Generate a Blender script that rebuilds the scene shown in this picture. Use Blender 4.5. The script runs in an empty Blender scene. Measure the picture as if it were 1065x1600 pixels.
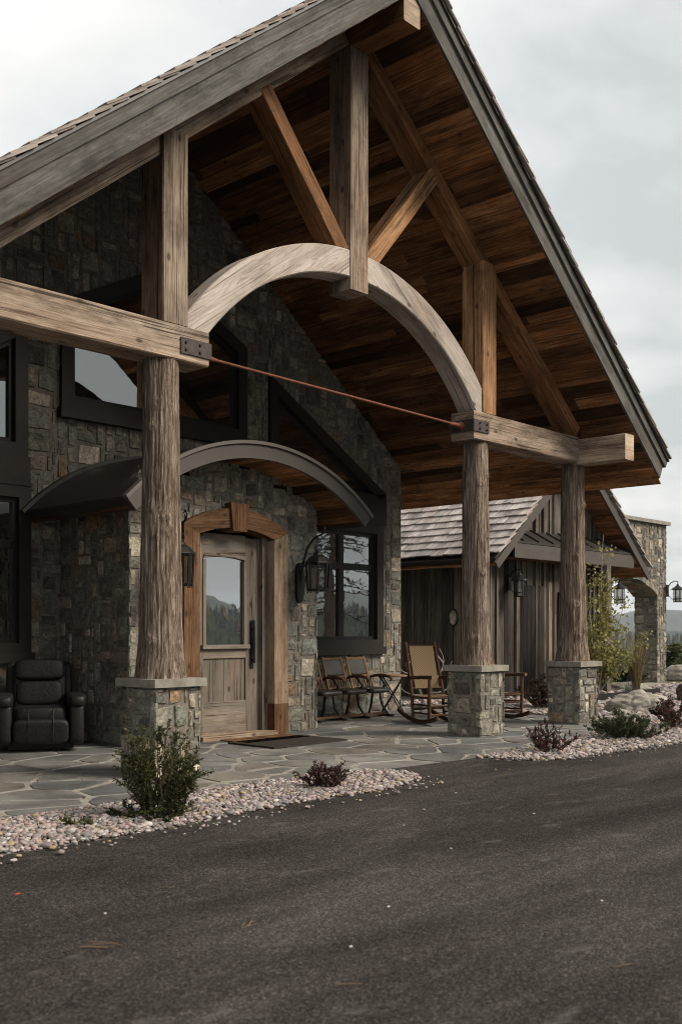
import bpy, bmesh, math, random
import numpy as np
from mathutils import Vector, Matrix, noise

# ------------------------------------------------------------------ camera, sky, sun, exposure
sc = bpy.context.scene
COL = sc.collection
HAZE = 0.00009
HEAD = math.radians(42.8)
cam = bpy.data.objects.new('camera', bpy.data.cameras.new('camera'))
COL.objects.link(cam)
cam.location = (0, 0, 1.35)
cam.rotation_euler = (math.radians(90), 0, -(math.pi/2 - HEAD))
cd = cam.data
cd.sensor_fit = 'VERTICAL'
cd.sensor_height = 36.0
cd.sensor_width = 24.0
cd.lens = 1650/1600*36
cd.shift_y = 185/1600
cd.clip_start = 0.05
cd.clip_end = 30000
cd.dof.use_dof = True
cd.dof.focus_distance = 11.5
cd.dof.aperture_fstop = 2.8
sc.camera = cam

SUN_EL, SUN_AZ = 39.0, 147.0          # azimuth in degrees from +Y towards +X
world = bpy.data.worlds.new('World')
sc.world = world
world.use_nodes = True
wt = world.node_tree
wt.nodes.clear()
def WN(t, **k):
    n = wt.nodes.new(t)
    for a, b in k.items(): setattr(n, a, b)
    return n
wo = WN('ShaderNodeOutputWorld'); bg = WN('ShaderNodeBackground')
sky = WN('ShaderNodeTexSky'); sky.sky_type = 'NISHITA'; sky.sun_disc = False
sky.sun_elevation = math.radians(SUN_EL); sky.sun_rotation = math.radians(SUN_AZ)
sky.air_density = 1.5; sky.dust_density = 3.0
tc = WN('ShaderNodeTexCoord'); sp = WN('ShaderNodeSeparateXYZ')
wt.links.new(tc.outputs['Generated'], sp.inputs[0])
def WM(op, a, b=None, clamp=False):
    n = WN('ShaderNodeMath', operation=op, use_clamp=clamp)
    for i, v in enumerate((a, b)):
        if v is None: continue
        if isinstance(v, (int, float)): n.inputs[i].default_value = v
        else: wt.links.new(v, n.inputs[i])
    return n.outputs[0]
zz = WM('ADD', WM('MAXIMUM', sp.outputs[2], 0.0), 0.16)
cx_ = WN('ShaderNodeCombineXYZ')
wt.links.new(WM('DIVIDE', sp.outputs[0], zz), cx_.inputs[0])
wt.links.new(WM('DIVIDE', sp.outputs[1], zz), cx_.inputs[1])
n1 = WN('ShaderNodeTexNoise'); n1.inputs['Scale'].default_value = 1.15; n1.inputs['Detail'].default_value = 7; n1.inputs['Roughness'].default_value = .58; n1.inputs['Distortion'].default_value = .35
n2 = WN('ShaderNodeTexNoise'); n2.inputs['Scale'].default_value = 2.6; n2.inputs['Detail'].default_value = 5; n2.inputs['Roughness'].default_value = .5
for n in (n1, n2): wt.links.new(cx_.outputs[0], n.inputs['Vector'])
# the cloud deck is thinner (whiter) to the north-west, heavier to the south-east
dotw = WM('ADD', WM('MULTIPLY', sp.outputs[0], -.30), WM('MULTIPLY', sp.outputs[1], .30))
fac = WM('ADD', WM('ADD', WM('MULTIPLY', n1.outputs[0], .72), WM('MULTIPLY', n2.outputs[0], .32)), WM('MULTIPLY', dotw, .85))
low = WM('MULTIPLY', WM('SUBTRACT', 0.20, sp.outputs[2], True), .9)
fac = WM('ADD', fac, low)
rp = WN('ShaderNodeValToRGB')
wt.links.new(fac, rp.inputs[0])
cr = rp.color_ramp
cr.elements[0].position = .36; cr.elements[0].color = (4.7, 4.95, 4.95, 1)
cr.elements[1].position = .66; cr.elements[1].color = (7.9, 7.75, 7.5, 1)
e = cr.elements.new(.45); e.color = (5.9, 6.05, 6.0, 1)
e = cr.elements.new(.54); e.color = (6.9, 6.85, 6.65, 1)
mx = WN('ShaderNodeMix', data_type='RGBA'); mx.inputs['Factor'].default_value = .96
wt.links.new(sky.outputs[0], mx.inputs[6]); wt.links.new(rp.outputs[0], mx.inputs[7])
# unseen sky behind the camera dimmed heavily, added to darken the porch
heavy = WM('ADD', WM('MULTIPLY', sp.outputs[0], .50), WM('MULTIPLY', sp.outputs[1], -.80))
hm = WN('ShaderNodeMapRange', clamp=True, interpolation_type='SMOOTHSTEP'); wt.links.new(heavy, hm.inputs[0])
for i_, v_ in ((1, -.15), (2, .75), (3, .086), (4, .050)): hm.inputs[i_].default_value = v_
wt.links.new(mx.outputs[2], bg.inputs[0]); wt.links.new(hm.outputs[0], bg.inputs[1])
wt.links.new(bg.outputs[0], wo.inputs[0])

sd = bpy.data.lights.new('sun', 'SUN'); sun = bpy.data.objects.new('sun', sd); COL.objects.link(sun)
sd.energy = 2.6; sd.angle = math.radians(26); sd.color = (1.0, .90, .78)
az = math.radians(SUN_AZ); el = math.radians(SUN_EL)
sdir = Vector((math.sin(az)*math.cos(el), math.cos(az)*math.cos(el), math.sin(el)))
sun.rotation_euler = sdir.to_track_quat('Z', 'Y').to_euler()
sc.view_settings.view_transform = 'Standard'
sc.view_settings.look = 'None'
sc.view_settings.exposure = 0.80
sc.view_settings.gamma = 1.0
sc.render.film_transparent = False
try:
    sc.cycles.max_bounces = 7; sc.cycles.diffuse_bounces = 1; sc.cycles.glossy_bounces = 4
    sc.cycles.use_denoising = True; sc.cycles.filter_width = 1.0
except Exception: pass

# ------------------------------------------------------------------ node helpers and materials
class NT:
    def __init__(s, name):
        s.m = bpy.data.materials.new(name); s.m.use_nodes = True
        s.t = s.m.node_tree; s.t.nodes.clear()
        s.out = s.t.nodes.new('ShaderNodeOutputMaterial')
    def n(s, typ, ins=None, **k):
        nd = s.t.nodes.new(typ)
        for a, b in k.items(): setattr(nd, a, b)
        for i, v in (ins or {}).items(): s.set(nd.inputs[i], v)
        return nd
    def set(s, sock, v):
        if isinstance(v, bpy.types.NodeSocket): s.t.links.new(v, sock)
        elif isinstance(v, bpy.types.Node): s.t.links.new(v.outputs[0], sock)
        else: sock.default_value = v
    def math(s, op, a, b=0.0, clamp=False):
        nd = s.n('ShaderNodeMath', {0: a, 1: b}, operation=op); nd.use_clamp = clamp
        return nd.outputs[0]
    def vmath(s, op, a, b):
        return s.n('ShaderNodeVectorMath', {0: a, 1: b}, operation=op).outputs[0]
    def noise(s, vec, scale, detail=4, rough=.55, dist=0.0):
        return s.n('ShaderNodeTexNoise', {'Vector': vec, 'Scale': scale, 'Detail': detail, 'Roughness': rough, 'Distortion': dist}).outputs[0]
    def ramp(s, f, stops, interp='LINEAR'):
        nd = s.n('ShaderNodeValToRGB', {0: f}); r = nd.color_ramp; r.interpolation = interp
        while len(r.elements) < len(stops): r.elements.new(.5)
        for el, (p, c) in zip(r.elements, stops):
            el.position = p
            el.color = (c, c, c, 1) if isinstance(c, (int, float)) else (*c, 1)
        return nd.outputs[0]
    def mix(s, f, a, b, mode='MIX'):
        nd = s.n('ShaderNodeMix', data_type='RGBA', blend_type=mode)
        s.set(nd.inputs[0], f)
        for i, v in ((6, a), (7, b)):
            if isinstance(v, tuple): v = (*v[:3], 1)
            s.set(nd.inputs[i], v)
        return nd.outputs[2]
    def bump(s, h, strength=.5, dist=.01, normal=None):
        ins = {'Height': h, 'Strength': strength, 'Distance': dist}
        if normal is not None: ins['Normal'] = normal
        return s.n('ShaderNodeBump', ins).outputs[0]
    def bsdf(s, col, rough=.8, normal=None, spec=.3, metal=0.0, extra=None):
        ins = {'Base Color': (*col, 1) if isinstance(col, tuple) else col, 'Roughness': rough, 'Specular IOR Level': spec, 'Metallic': metal}
        if normal is not None: ins['Normal'] = normal
        ins.update(extra or {})
        nd = s.n('ShaderNodeBsdfPrincipled', ins)
        s.t.links.new(nd.outputs[0], s.out.inputs[0]); return nd
    def var(s):
        nd = s.n('ShaderNodeAttribute', attribute_name='var'); sep = s.n('ShaderNodeSeparateColor', {0: nd.outputs[0]})
        return nd.outputs[1], sep.outputs
    def uv(s): return s.n('ShaderNodeUVMap', uv_map='UVMap').outputs[0]
    def obj(s): return s.n('ShaderNodeTexCoord').outputs['Object']

def wood(name, stops, tone=(.75, 1.2), gu=.9, gv=13, rough=.82, bump=.35, knots=True, checks=.8, grey=None, blot=(.50, 1.2)):
    """UV in metres, u along the grain; 'var' gives every board its own offset and tone"""
    s = NT(name); vv, vc = s.var(); uv = s.uv()
    p = s.vmath('ADD', uv, s.vmath('MULTIPLY', vv, (37., 19., 0)))
    big = s.noise(s.vmath('MULTIPLY', p, (.5, 2.6, 1)), 1.0, 3, .5, .4)
    ring = s.n('ShaderNodeTexWave', {'Vector': s.vmath('ADD', s.vmath('MULTIPLY', p, (.12, 9., 1)), s.n('ShaderNodeCombineXYZ', {0: 0.0, 1: s.math('MULTIPLY', big, 8.5)}).outputs[0]),
              'Scale': 1.0, 'Distortion': .8, 'Detail': 2.0, 'Detail Scale': .6}, bands_direction='Y').outputs[1]
    g1 = s.noise(s.vmath('MULTIPLY', p, (gu, gv, 1)), 1.0, 6, .62, .5)
    g2 = s.noise(s.vmath('MULTIPLY', p, (2.2, 62, 1)), 1.0, 3, .6)
    f = s.math('ADD', s.math('MULTIPLY', big, .22), s.math('ADD', s.math('MULTIPLY', g1, .40), s.math('MULTIPLY', g2, .44)))
    stops = [(.51+(p_-.5)*.46, c_) for p_, c_ in stops]
    col = s.ramp(f, stops)
    bl_ = s.ramp(s.noise(s.vmath('MULTIPLY', p, (1.3, 3.2, 1)), 1.0, 6, .7), [(.36, blot[0]), (.5, .94), (.63, blot[1])])
    col = s.mix(1.0, col, bl_, 'MULTIPLY')
    late = s.ramp(ring, [(.0, 1.), (.13, .0)])
    late = s.math('MULTIPLY', late, s.ramp(g1, [(.35, .0), (.55, .42)]))
    col = s.mix(late, col, s.mix(1.0, col, (.38, .34, .31), 'MULTIPLY'))
    st_ = s.ramp(s.noise(s.vmath('ADD', s.vmath('MULTIPLY', p, (.35, 1.6, 1)), (3.3, 8.1, 0)), 1.0, 6, .72, .5), [(.50, 0.), (.64, .42)])
    col = s.mix(st_, col, s.mix(1.0, col, (.62, .47, .36), 'MULTIPLY'))
    if grey:
        gm = s.ramp(s.noise(s.vmath('MULTIPLY', p, (.8, 5., 1)), 1.0, 5, .6), [(.42, 0.), (.62, .8)])
        col = s.mix(gm, col, grey)
    if checks:
        ck = s.noise(s.vmath('MULTIPLY', p, (.45, 30, 1)), 1.0, 3, .5, 1.1)
        ckm = s.ramp(ck, [(.36, 1.), (.385, 0.)])
        col = s.mix(s.math('MULTIPLY', ckm, checks), col, (.03, .022, .016))
    if knots:
        v = s.n('ShaderNodeTexVoronoi', {'Vector': s.vmath('MULTIPLY', p, (1.9, 3.4, 1)), 'Scale': 1.0, 'Randomness': 1.0}, voronoi_dimensions='2D')
        km = s.math('MULTIPLY', s.ramp(v.outputs['Distance'], [(.045, 1.), (.095, 0.)]), s.math('GREATER_THAN', s.n('ShaderNodeSeparateColor', {0: v.outputs['Color']}).outputs[0], .66))
        col = s.mix(s.math('MULTIPLY', km, .75), col, (.045, .028, .018))
    t = s.n('ShaderNodeMapRange', {0: vc[0], 1: 0., 2: 1., 3: tone[0], 4: tone[1]}).outputs[0]
    col = s.mix(1.0, col, s.n('ShaderNodeCombineColor', {0: t, 1: t, 2: t}).outputs[0], 'MULTIPLY')
    h = s.math('ADD', s.math('MULTIPLY', g1, .6), s.math('MULTIPLY', g2, .5))
    if checks: h = s.math('SUBTRACT', h, s.math('MULTIPLY', ckm, .5))
    s.bsdf(col, rough, s.bump(h, bump, .012), .2)
    return s.m

def plain(name, col, rough=.6, spec=.3, metal=0., nscale=0, namt=.25, bump=0., bscale=60):
    s = NT(name); c = col
    o = s.obj()
    if nscale:
        f = s.ramp(s.noise(o, nscale, 5, .6), [(.3, 1-namt), (.7, 1+namt)])
        c = s.mix(1.0, tuple(col), f, 'MULTIPLY')
    nm = s.bump(s.noise(o, bscale, 4, .6), bump, .01) if bump else None
    s.bsdf(c, rough, nm, spec, metal); return s.m

def stone_mat(name, stops, scale=1.0):
    s = NT(name); vv, vc = s.var(); o = s.obj()
    p = s.vmath('ADD', o, s.vmath('MULTIPLY', vv, (13., 17., 23.)))
    base = s.ramp(vc[0], stops, 'CONSTANT')
    n_ = s.noise(p, 9*scale, 7, .68, .6); n3 = s.noise(p, 34*scale, 5, .75)
    m = s.ramp(s.math('ADD', s.math('MULTIPLY', n_, .5), s.math('MULTIPLY', n3, .5)), [(.37, .28), (.47, .85), (.54, 1.15), (.63, 2.0)])
    col = s.mix(1.0, base, m, 'MULTIPLY')
    ru = s.ramp(s.noise(p, 5*scale, 5, .7), [(.58, 0.), (.68, .65)])
    col = s.mix(s.math('MULTIPLY', ru, s.math('GREATER_THAN', vc[2], .62)), col, (.15, .088, .05))
    pl = s.ramp(s.noise(s.vmath('ADD', p, (5., 3., 9.)), 7*scale, 6, .7), [(.56, 0.), (.68, .7)])
    col = s.mix(s.math('MULTIPLY', pl, s.math('LESS_THAN', vc[2], .5)), col, (.30, .285, .25))
    t = s.n('ShaderNodeMapRange', {0: vc[1], 1: 0., 2: 1., 3: .74, 4: 1.18}).outputs[0]
    col = s.mix(1.0, col, s.n('ShaderNodeCombineColor', {0: t, 1: t, 2: t}).outputs[0], 'MULTIPLY')
    h = s.math('ADD', s.math('MULTIPLY', n_, .8), s.math('MULTIPLY', n3, .35))
    s.bsdf(col, .85, s.bump(h, .9, .03), .25)
    return s.m

STONES = [(0., (0.240, 0.225, 0.180)), (.14, (0.192, 0.198, 0.165)), (.27, (0.294, 0.250, 0.192)), (.38, (0.121, 0.113, 0.094)), (.48, (0.261, 0.247, 0.202)),
          (.60, (0.362, 0.314, 0.245)), (.71, (0.192, 0.168, 0.134)), (.80, (0.201, 0.209, 0.180)), (.91, (0.275, 0.191, 0.117)), (.95, (0.443, 0.391, 0.312))]
M = {}
M['stone'] = stone_mat('fieldstone', STONES)
M['mortar'] = plain('mortar', (.20, .178, .150), .95, .1, 0, 14, .45, .8, 70)
M['cap'] = plain('limestone_cap', (.27, .25, .21), .8, .2, 0, 9, .25, .5, 40)
M['t_grey'] = wood('weathered_timber', [(.25, (.125, .083, .056)), (.5, (.325, .243, .178)), (.75, (.49, .395, .305))])
M['t_pale'] = wood('pale_timber', [(.22, (.20, .162, .132)), (.48, (.40, .345, .295)), (.75, (.53, .475, .42))], checks=.55, blot=(.72, 1.1))
M['t_warm'] = wood('warm_timber', [(.25, (.14, .066, .028)), (.5, (.36, .19, .088)), (.75, (.48, .29, .155))])
M['t_brown'] = wood('brown_timber', [(.25, (.09, .040, .017)), (.5, (.27, .125, .052)), (.75, (.40, .21, .10))])
M['t_end'] = wood('sawn_end_grain', [(.25, (.26, .19, .125)), (.5, (.43, .335, .24)), (.75, (.54, .44, .33))], knots=False, checks=.3)
M['soffit'] = wood('soffit_boards', [(.2, (.045, .019, .008)), (.5, (.215, .096, .037)), (.78, (.41, .21, .095))], tone=(.10, 1.65), bump=.3)
M['fascia'] = wood('grey_fascia_wood', [(.2, (.075, .070, .062)), (.5, (.112, .107, .096)), (.8, (.18, .172, .155))], tone=(.95, 1.05), knots=False, checks=.15, bump=.25)
M['shake'] = wood('cedar_shake', [(.2, (.22, .18, .15)), (.5, (.36, .31, .275)), (.8, (.47, .42, .385))], tone=(.68, 1.2), gv=22, knots=False, checks=.25)
M['shake_grey'] = wood('grey_cedar_shake', [(.2, (.27, .235, .215)), (.5, (.46, .41, .385)), (.8, (.58, .53, .50))], tone=(.68, 1.2), gv=22, knots=False, checks=.25)
M['barn'] = wood('barn_boards', [(.2, (.025, .019, .014)), (.47, (.095, .075, .058)), (.78, (.25, .21, .175))], tone=(.12, 1.2), gv=16, grey=(.17, .155, .135))
M['door'] = wood('door_wood', [(.2, (.06, .042, .029)), (.45, (.19, .145, .107)), (.75, (.34, .285, .23))], tone=(.7, 1.12), gv=17, grey=(.21, .185, .155))
M['doorframe'] = wood('door_frame_wood', [(.2, (.05, .024, .012)), (.5, (.165, .083, .040)), (.78, (.27, .155, .085))], tone=(.75, 1.15))
M['jamb'] = wood('pale_jamb_wood', [(.2, (.15, .10, .062)), (.5, (.34, .25, .17)), (.78, (.46, .36, .265))], tone=(.9, 1.1))
M['bronze'] = plain('bronze_trim', (.027, .021, .016), .55, .35, 0, 6, .2, .15, 60)
M['metal_roof'] = plain('dark_metal_roof', (.026, .022, .019), .45, .5, 0, 4, .15)
M['arcfascia'] = plain('taupe_metal_fascia', (.082, .070, .060), .55, .4, 0, 3, .1, .1, 30)
M['iron'] = plain('black_iron', (.013, .0115, .0105), .5, .5, .3, 20, .3, .3, 60)
M['rust'] = plain('rusted_steel', (.17, .062, .034), .8, .3, .1, 30, .4, .5, 90)
M['plate'] = plain('dark_steel_plate', (.062, .047, .042), .65, .45, .3, 14, .35, .35, 70)
M['leather'] = plain('black_leather', (.0075, .0065, .006), .55, .35, 0, 5, .4, .5, 30)
M['brownleather'] = plain('worn_leather', (.030, .024, .019), .5, .5, 0, 14, .5, .3, 60)
M['rubber'] = plain('dark_fibre_mat', (.05, .043, .037), .95, .1, 0, 160, .6, .9, 220)
M['amber'] = plain('amber_candle', (.55, .27, .06), .5, .4)
M['antler'] = plain('bleached_antler', (.46, .42, .37), .6, .3, 0, 12, .25, .2, 40)

def glass_mat(name, refl=.34, tint=(.008, .009, .009)):
    s = NT(name)
    d = s.n('ShaderNodeBsdfDiffuse', {'Color': (*tint, 1)}); g = s.n('ShaderNodeBsdfGlossy', {'Color': (.93, .96, .96, 1), 'Roughness': 0.004})
    s.set(g.inputs['Normal'], s.bump(s.noise(s.obj(), 2.2, 2, .5), .045, .02))
    mixn = s.n('ShaderNodeMixShader', {0: refl, 1: d.outputs[0], 2: g.outputs[0]})
    s.t.links.new(mixn.outputs[0], s.out.inputs[0]); return s.m
M['glass'] = glass_mat('reflective_glass', .42)
M['doorglass'] = glass_mat('door_glass', .58)
def lamp_glass():
    s = NT('seeded_lamp_glass')
    t = s.n('ShaderNodeBsdfTransparent', {'Color': (.62, .62, .58, 1)}); g = s.n('ShaderNodeBsdfGlossy', {'Roughness': .08})
    mixn = s.n('ShaderNodeMixShader', {0: .10, 1: t.outputs[0], 2: g.outputs[0]})
    s.t.links.new(mixn.outputs[0], s.out.inputs[0]); return s.m
M['lampglass'] = lamp_glass()

def bark_mat():
    s = NT('cedar_bark'); o = s.obj()
    f1 = s.noise(s.vmath('MULTIPLY', o, (16, 16, 1.1)), 1.0, 6, .62, .5)
    f2 = s.noise(s.vmath('MULTIPLY', o, (60, 60, 4.)), 1.0, 4, .6, .3)
    f = s.math('ADD', s.math('MULTIPLY', f1, .6), s.math('MULTIPLY', f2, .42))
    rdg = s.math('ABSOLUTE', s.math('SUBTRACT', s.noise(s.vmath('MULTIPLY', o, (24, 24, 1.5)), 1.0, 5, .6, .6), .5))
    rdg2 = s.math('ABSOLUTE', s.math('SUBTRACT', s.noise(s.vmath('MULTIPLY', o, (52, 52, 3.2)), 1.0, 4, .6, .4), .5))
    fur = s.math('ADD', s.ramp(rdg, [(0., 0.), (.09, .65)]), s.ramp(rdg2, [(0., 0.), (.08, .35)]))
    col = s.ramp(s.math('ADD', s.math('MULTIPLY', f, .75), s.math('MULTIPLY', fur, .26)), [(.30, (.050, .032, .023)), (.43, (.20, .143, .104)), (.56, (.35, .270, .208)), (.75, (.50, .41, .335))])
    bl = s.ramp(s.noise(s.vmath('MULTIPLY', o, (6, 6, .8)), 1.0, 4, .6), [(.58, 0.), (.72, .5)])
    col = s.mix(bl, col, (.19, .105, .06))
    s.bsdf(col, .9, s.bump(s.math('ADD', fur, s.math('MULTIPLY', f2, .5)), 1.0, .022), .12); return s.m
M['bark'] = bark_mat()

def asphalt_mat():
    s = NT('asphalt'); o = s.obj()
    v = s.n('ShaderNodeTexVoronoi', {'Vector': o, 'Scale': 135.0}); fine = s.noise(o, 240, 3, .8)
    spk = s.ramp(s.n('ShaderNodeSeparateColor', {0: v.outputs['Color']}).outputs[0], [(.0, .42), (.5, .9), (.88, 1.45), (1., 2.6)])
    base = s.ramp(s.noise(s.vmath('MULTIPLY', o, (.32, .95, 1)), 1.0, 6, .62, .9), [(.34, (.036, .0317, .0288)), (.5, (.050, .0445, .0405)), (.66, (.071, .064, .0585))])
    col = s.mix(1.0, base, spk, 'MULTIPLY')
    col = s.mix(1.0, col, s.ramp(fine, [(.3, .6), (.7, 1.4)]), 'MULTIPLY')
    # worn tyre sweeps and dusty scuffs
    sw = s.noise(s.vmath('MULTIPLY', o, (.5, 3.2, 1)), 1.0, 3, .5, .5)
    col = s.mix(1.0, col, s.ramp(sw, [(.36, .87), (.62, 1.12)]), 'MULTIPLY')
    du = s.ramp(s.noise(s.vmath('MULTIPLY', o, (2.3, 5.0, 1)), 1.0, 6, .68, .3), [(.585, 0.), (.70, .38)])
    col = s.mix(du, col, (.16, .15, .14))
    h = s.math('ADD', s.math('MULTIPLY', v.outputs['Distance'], -.9), s.math('MULTIPLY', fine, .5))
    s.bsdf(col, .95, s.bump(h, .75, .006), .03); return s.m
M['asphalt'] = asphalt_mat()

def flag_mat():
    s = NT('flagstone'); vv, vc = s.var(); o = s.obj()
    p = s.vmath('ADD', o, s.vmath('MULTIPLY', vv, (13., 17., 5.)))
    col = s.ramp(vc[0], [(0., (.168, .165, .154)), (.25, (.198, .192, .176)), (.5, (.142, .144, .140)), (.72, (.225, .216, .196)), (.9, (.182, .162, .138))], 'CONSTANT')
    n_ = s.noise(p, 3.2, 7, .62, .5); n3 = s.noise(p, 26, 5, .65)
    col = s.mix(1.0, col, s.ramp(s.math('ADD', s.math('MULTIPLY', n_, .65), s.math('MULTIPLY', n3, .35)), [(.32, .66), (.5, 1.), (.7, 1.38)]), 'MULTIPLY')
    col = s.mix(1.0, col, s.ramp(s.noise(o, .9, 6, .65), [(.36, .62), (.6, 1.1)]), 'MULTIPLY')
    s.bsdf(col, s.ramp(n_, [(.3, .42), (.7, .66)]), s.bump(s.math('ADD', s.math('MULTIPLY', n_, 1.), s.math('MULTIPLY', n3, .3)), .5, .012), .45); return s.m
M['flag'] = flag_mat()
M['grout'] = plain('pale_grout', (.29, .267, .232), .95, .1, 0, 6, .28, .4, 60)

def pebble_mat():
    s = NT('river_pebbles'); vv, vc = s.var(); o = s.obj()
    col = s.ramp(vc[0], [(0., (.34, .272, .248)), (.16, (.26, .25, .24)), (.30, (.42, .355, .33)), (.45, (.19, .17, .165)), (.56, (.40, .30, .28)), (.7, (.29, .235, .22)), (.82, (.50, .46, .42)), (.93, (.36, .28, .17))], 'CONSTANT')
    col = s.mix(1.0, col, s.ramp(s.noise(o, 70, 4, .6), [(.3, .78), (.7, 1.2)]), 'MULTIPLY')
    t = s.n('ShaderNodeMapRange', {0: vc[1], 1: 0., 2: 1., 3: .7, 4: 1.12}).outputs[0]
    col = s.mix(1.0, col, s.n('ShaderNodeCombineColor', {0: t, 1: t, 2: t}).outputs[0], 'MULTIPLY')
    s.bsdf(col, .75, None, .25); return s.m
M['pebble'] = pebble_mat()
def bed_mat():
    s = NT('gravel_bed'); o = s.obj()
    v = s.n('ShaderNodeTexVoronoi', {'Vector': o, 'Scale': 24.0}); r = s.n('ShaderNodeSeparateColor', {0: v.outputs['Color']}).outputs[0]
    col = s.ramp(r, [(0., (.15, .125, .11)), (.3, (.24, .21, .19)), (.6, (.31, .27, .24)), (.85, (.20, .175, .16))])
    s.bsdf(col, .9, s.bump(v.outputs['Distance'], .9, -.02), .15); return s.m
M['bed'] = bed_mat()
def boulder_mat(name, c0, c1, c2):
    s = NT(name); o = s.obj()
    f = s.math('ADD', s.math('MULTIPLY', s.noise(o, 3.0, 8, .66, .7), .65), s.math('MULTIPLY', s.noise(o, 22, 5, .7), .35))
    col = s.ramp(f, [(.32, c0), (.5, c1), (.66, c2)])
    s.bsdf(col, .85, s.bump(f, .8, .06), .2); return s.m
M['boulder'] = boulder_mat('pale_boulder', (.17, .14, .105), (.33, .30, .255), (.46, .43, .385))
M['redboulder'] = boulder_mat('purple_boulder', (.05, .034, .034), (.095, .062, .062), (.17, .125, .12))
def leaf_mat(name, a, b, c, rough=.6, trans=.25):
    s = NT(name); vv, vc = s.var()
    col = s.ramp(vc[0], [(0., a), (.5, b), (1., c)])
    t = s.n('ShaderNodeMapRange', {0: vc[1], 1: 0., 2: 1., 3: .6, 4: 1.3}).outputs[0]
    col = s.mix(1.0, col, s.n('ShaderNodeCombineColor', {0: t, 1: t, 2: t}).outputs[0], 'MULTIPLY')
    b1 = s.n('ShaderNodeBsdfPrincipled', {'Base Color': col, 'Roughness': rough, 'Specular IOR Level': .25})
    tr = s.n('ShaderNodeBsdfTranslucent', {'Color': col})
    mixn = s.n('ShaderNodeMixShader', {0: trans, 1: b1.outputs[0], 2: tr.outputs[0]})
    s.t.links.new(mixn.outputs[0], s.out.inputs[0]); return s.m
M['yew'] = leaf_mat('yew_needles', (.030, .042, .015), (.072, .085, .026), (.17, .13, .055))
M['fir'] = leaf_mat('young_fir_needles', (.035, .052, .020), (.066, .088, .032), (.12, .125, .05), trans=.15)
M['juniper'] = leaf_mat('juniper_needles', (.030, .048, .022), (.062, .082, .032), (.20, .155, .085))
M['berberis'] = leaf_mat('barberry_leaves', (.030, .016, .016), (.075, .030, .026), (.17, .040, .038))
M['greenred'] = leaf_mat('turning_leaves', (.028, .032, .018), (.060, .040, .026), (.20, .05, .045))
M['aspen'] = leaf_mat('aspen_leaves', (.16, .17, .055), (.29, .27, .09), (.50, .43, .17), trans=.35)
M['bluegrass'] = leaf_mat('blue_fescue', (.085, .105, .085), (.14, .165, .135), (.22, .23, .18))
M['tallgrass'] = leaf_mat('feather_grass', (.11, .10, .04), (.27, .21, .10), (.50, .37, .21))
M['conifer'] = leaf_mat('conifer_needles', (.016, .028, .014), (.030, .045, .020), (.052, .066, .026), trans=.1)
M['forest'] = leaf_mat('forest_needles', (.018, .030, .018), (.034, .046, .024), (.20, .125, .04), trans=.1)
M['twigbark'] = plain('twig_bark', (.12, .09, .07), .9, .1, 0, 20, .3)
M['palebark'] = plain('pale_bark', (.34, .31, .26), .85, .15, 0, 14, .35)
M['hickory'] = wood('hickory_bark_poles', [(.25, (.035, .018, .011)), (.5, (.10, .052, .03)), (.8, (.20, .115, .065))], gv=30, knots=False, checks=.2)
M['seatwood'] = wood('oiled_seat_wood', [(.25, (.13, .075, .04)), (.5, (.29, .18, .10)), (.8, (.42, .28, .165))], gv=30, knots=False, checks=0)
def weave_mat():
    s = NT('woven_rattan'); uv = s.uv()
    sx = s.n('ShaderNodeSeparateXYZ', {0: uv})
    d = s.math('ADD', s.math('MULTIPLY', sx.outputs[0], 34.0), s.math('MULTIPLY', sx.outputs[1], 34.0))
    zig = s.math('PINGPONG', s.math('MULTIPLY', sx.outputs[0], 34.0), 2.0)
    w = s.math('PINGPONG', s.math('ADD', s.math('MULTIPLY', sx.outputs[1], 60.0), s.math('MULTIPLY', sx.outputs[0], 42.0)), 1.0)
    w2 = s.math('PINGPONG', s.math('MULTIPLY', sx.outputs[0], 190.0), 1.0)
    col = s.mix(s.math('SMOOTH_MIN', w, 1.0, False), (.14, .085, .045), (.36, .245, .13))
    col = s.mix(s.math('MULTIPLY', w2, .35), col, (.22, .14, .075))
    s.bsdf(col, .7, s.bump(s.math('ADD', w, s.math('MULTIPLY', w2, .5)), .6, .004), .3); return s.m
M['weave'] = weave_mat()
def lawn_mat():
    s = NT('dry_lawn'); o = s.obj()
    f = s.math('ADD', s.math('MULTIPLY', s.noise(o, .6, 6, .6), .6), s.math('MULTIPLY', s.noise(o, 22, 4, .7), .4))
    s.bsdf(s.ramp(f, [(.3, (.045, .05, .02)), (.5, (.10, .09, .04)), (.7, (.19, .155, .075))]), .95, s.bump(f, .6, .05), .1); return s.m
M['lawn'] = lawn_mat()
def hill_mat():
    s = NT('forested_hills'); o = s.obj()
    f = s.math('ADD', s.math('MULTIPLY', s.noise(o, .0016, 8, .6), .6), s.math('MULTIPLY', s.noise(o, .02, 5, .7), .4))
    s.bsdf(s.ramp(f, [(.40, (.010, .017, .012)), (.5, (.024, .033, .020)), (.60, (.055, .056, .032))]), 1., None, 0.); return s.m
M['hill'] = hill_mat()

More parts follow.
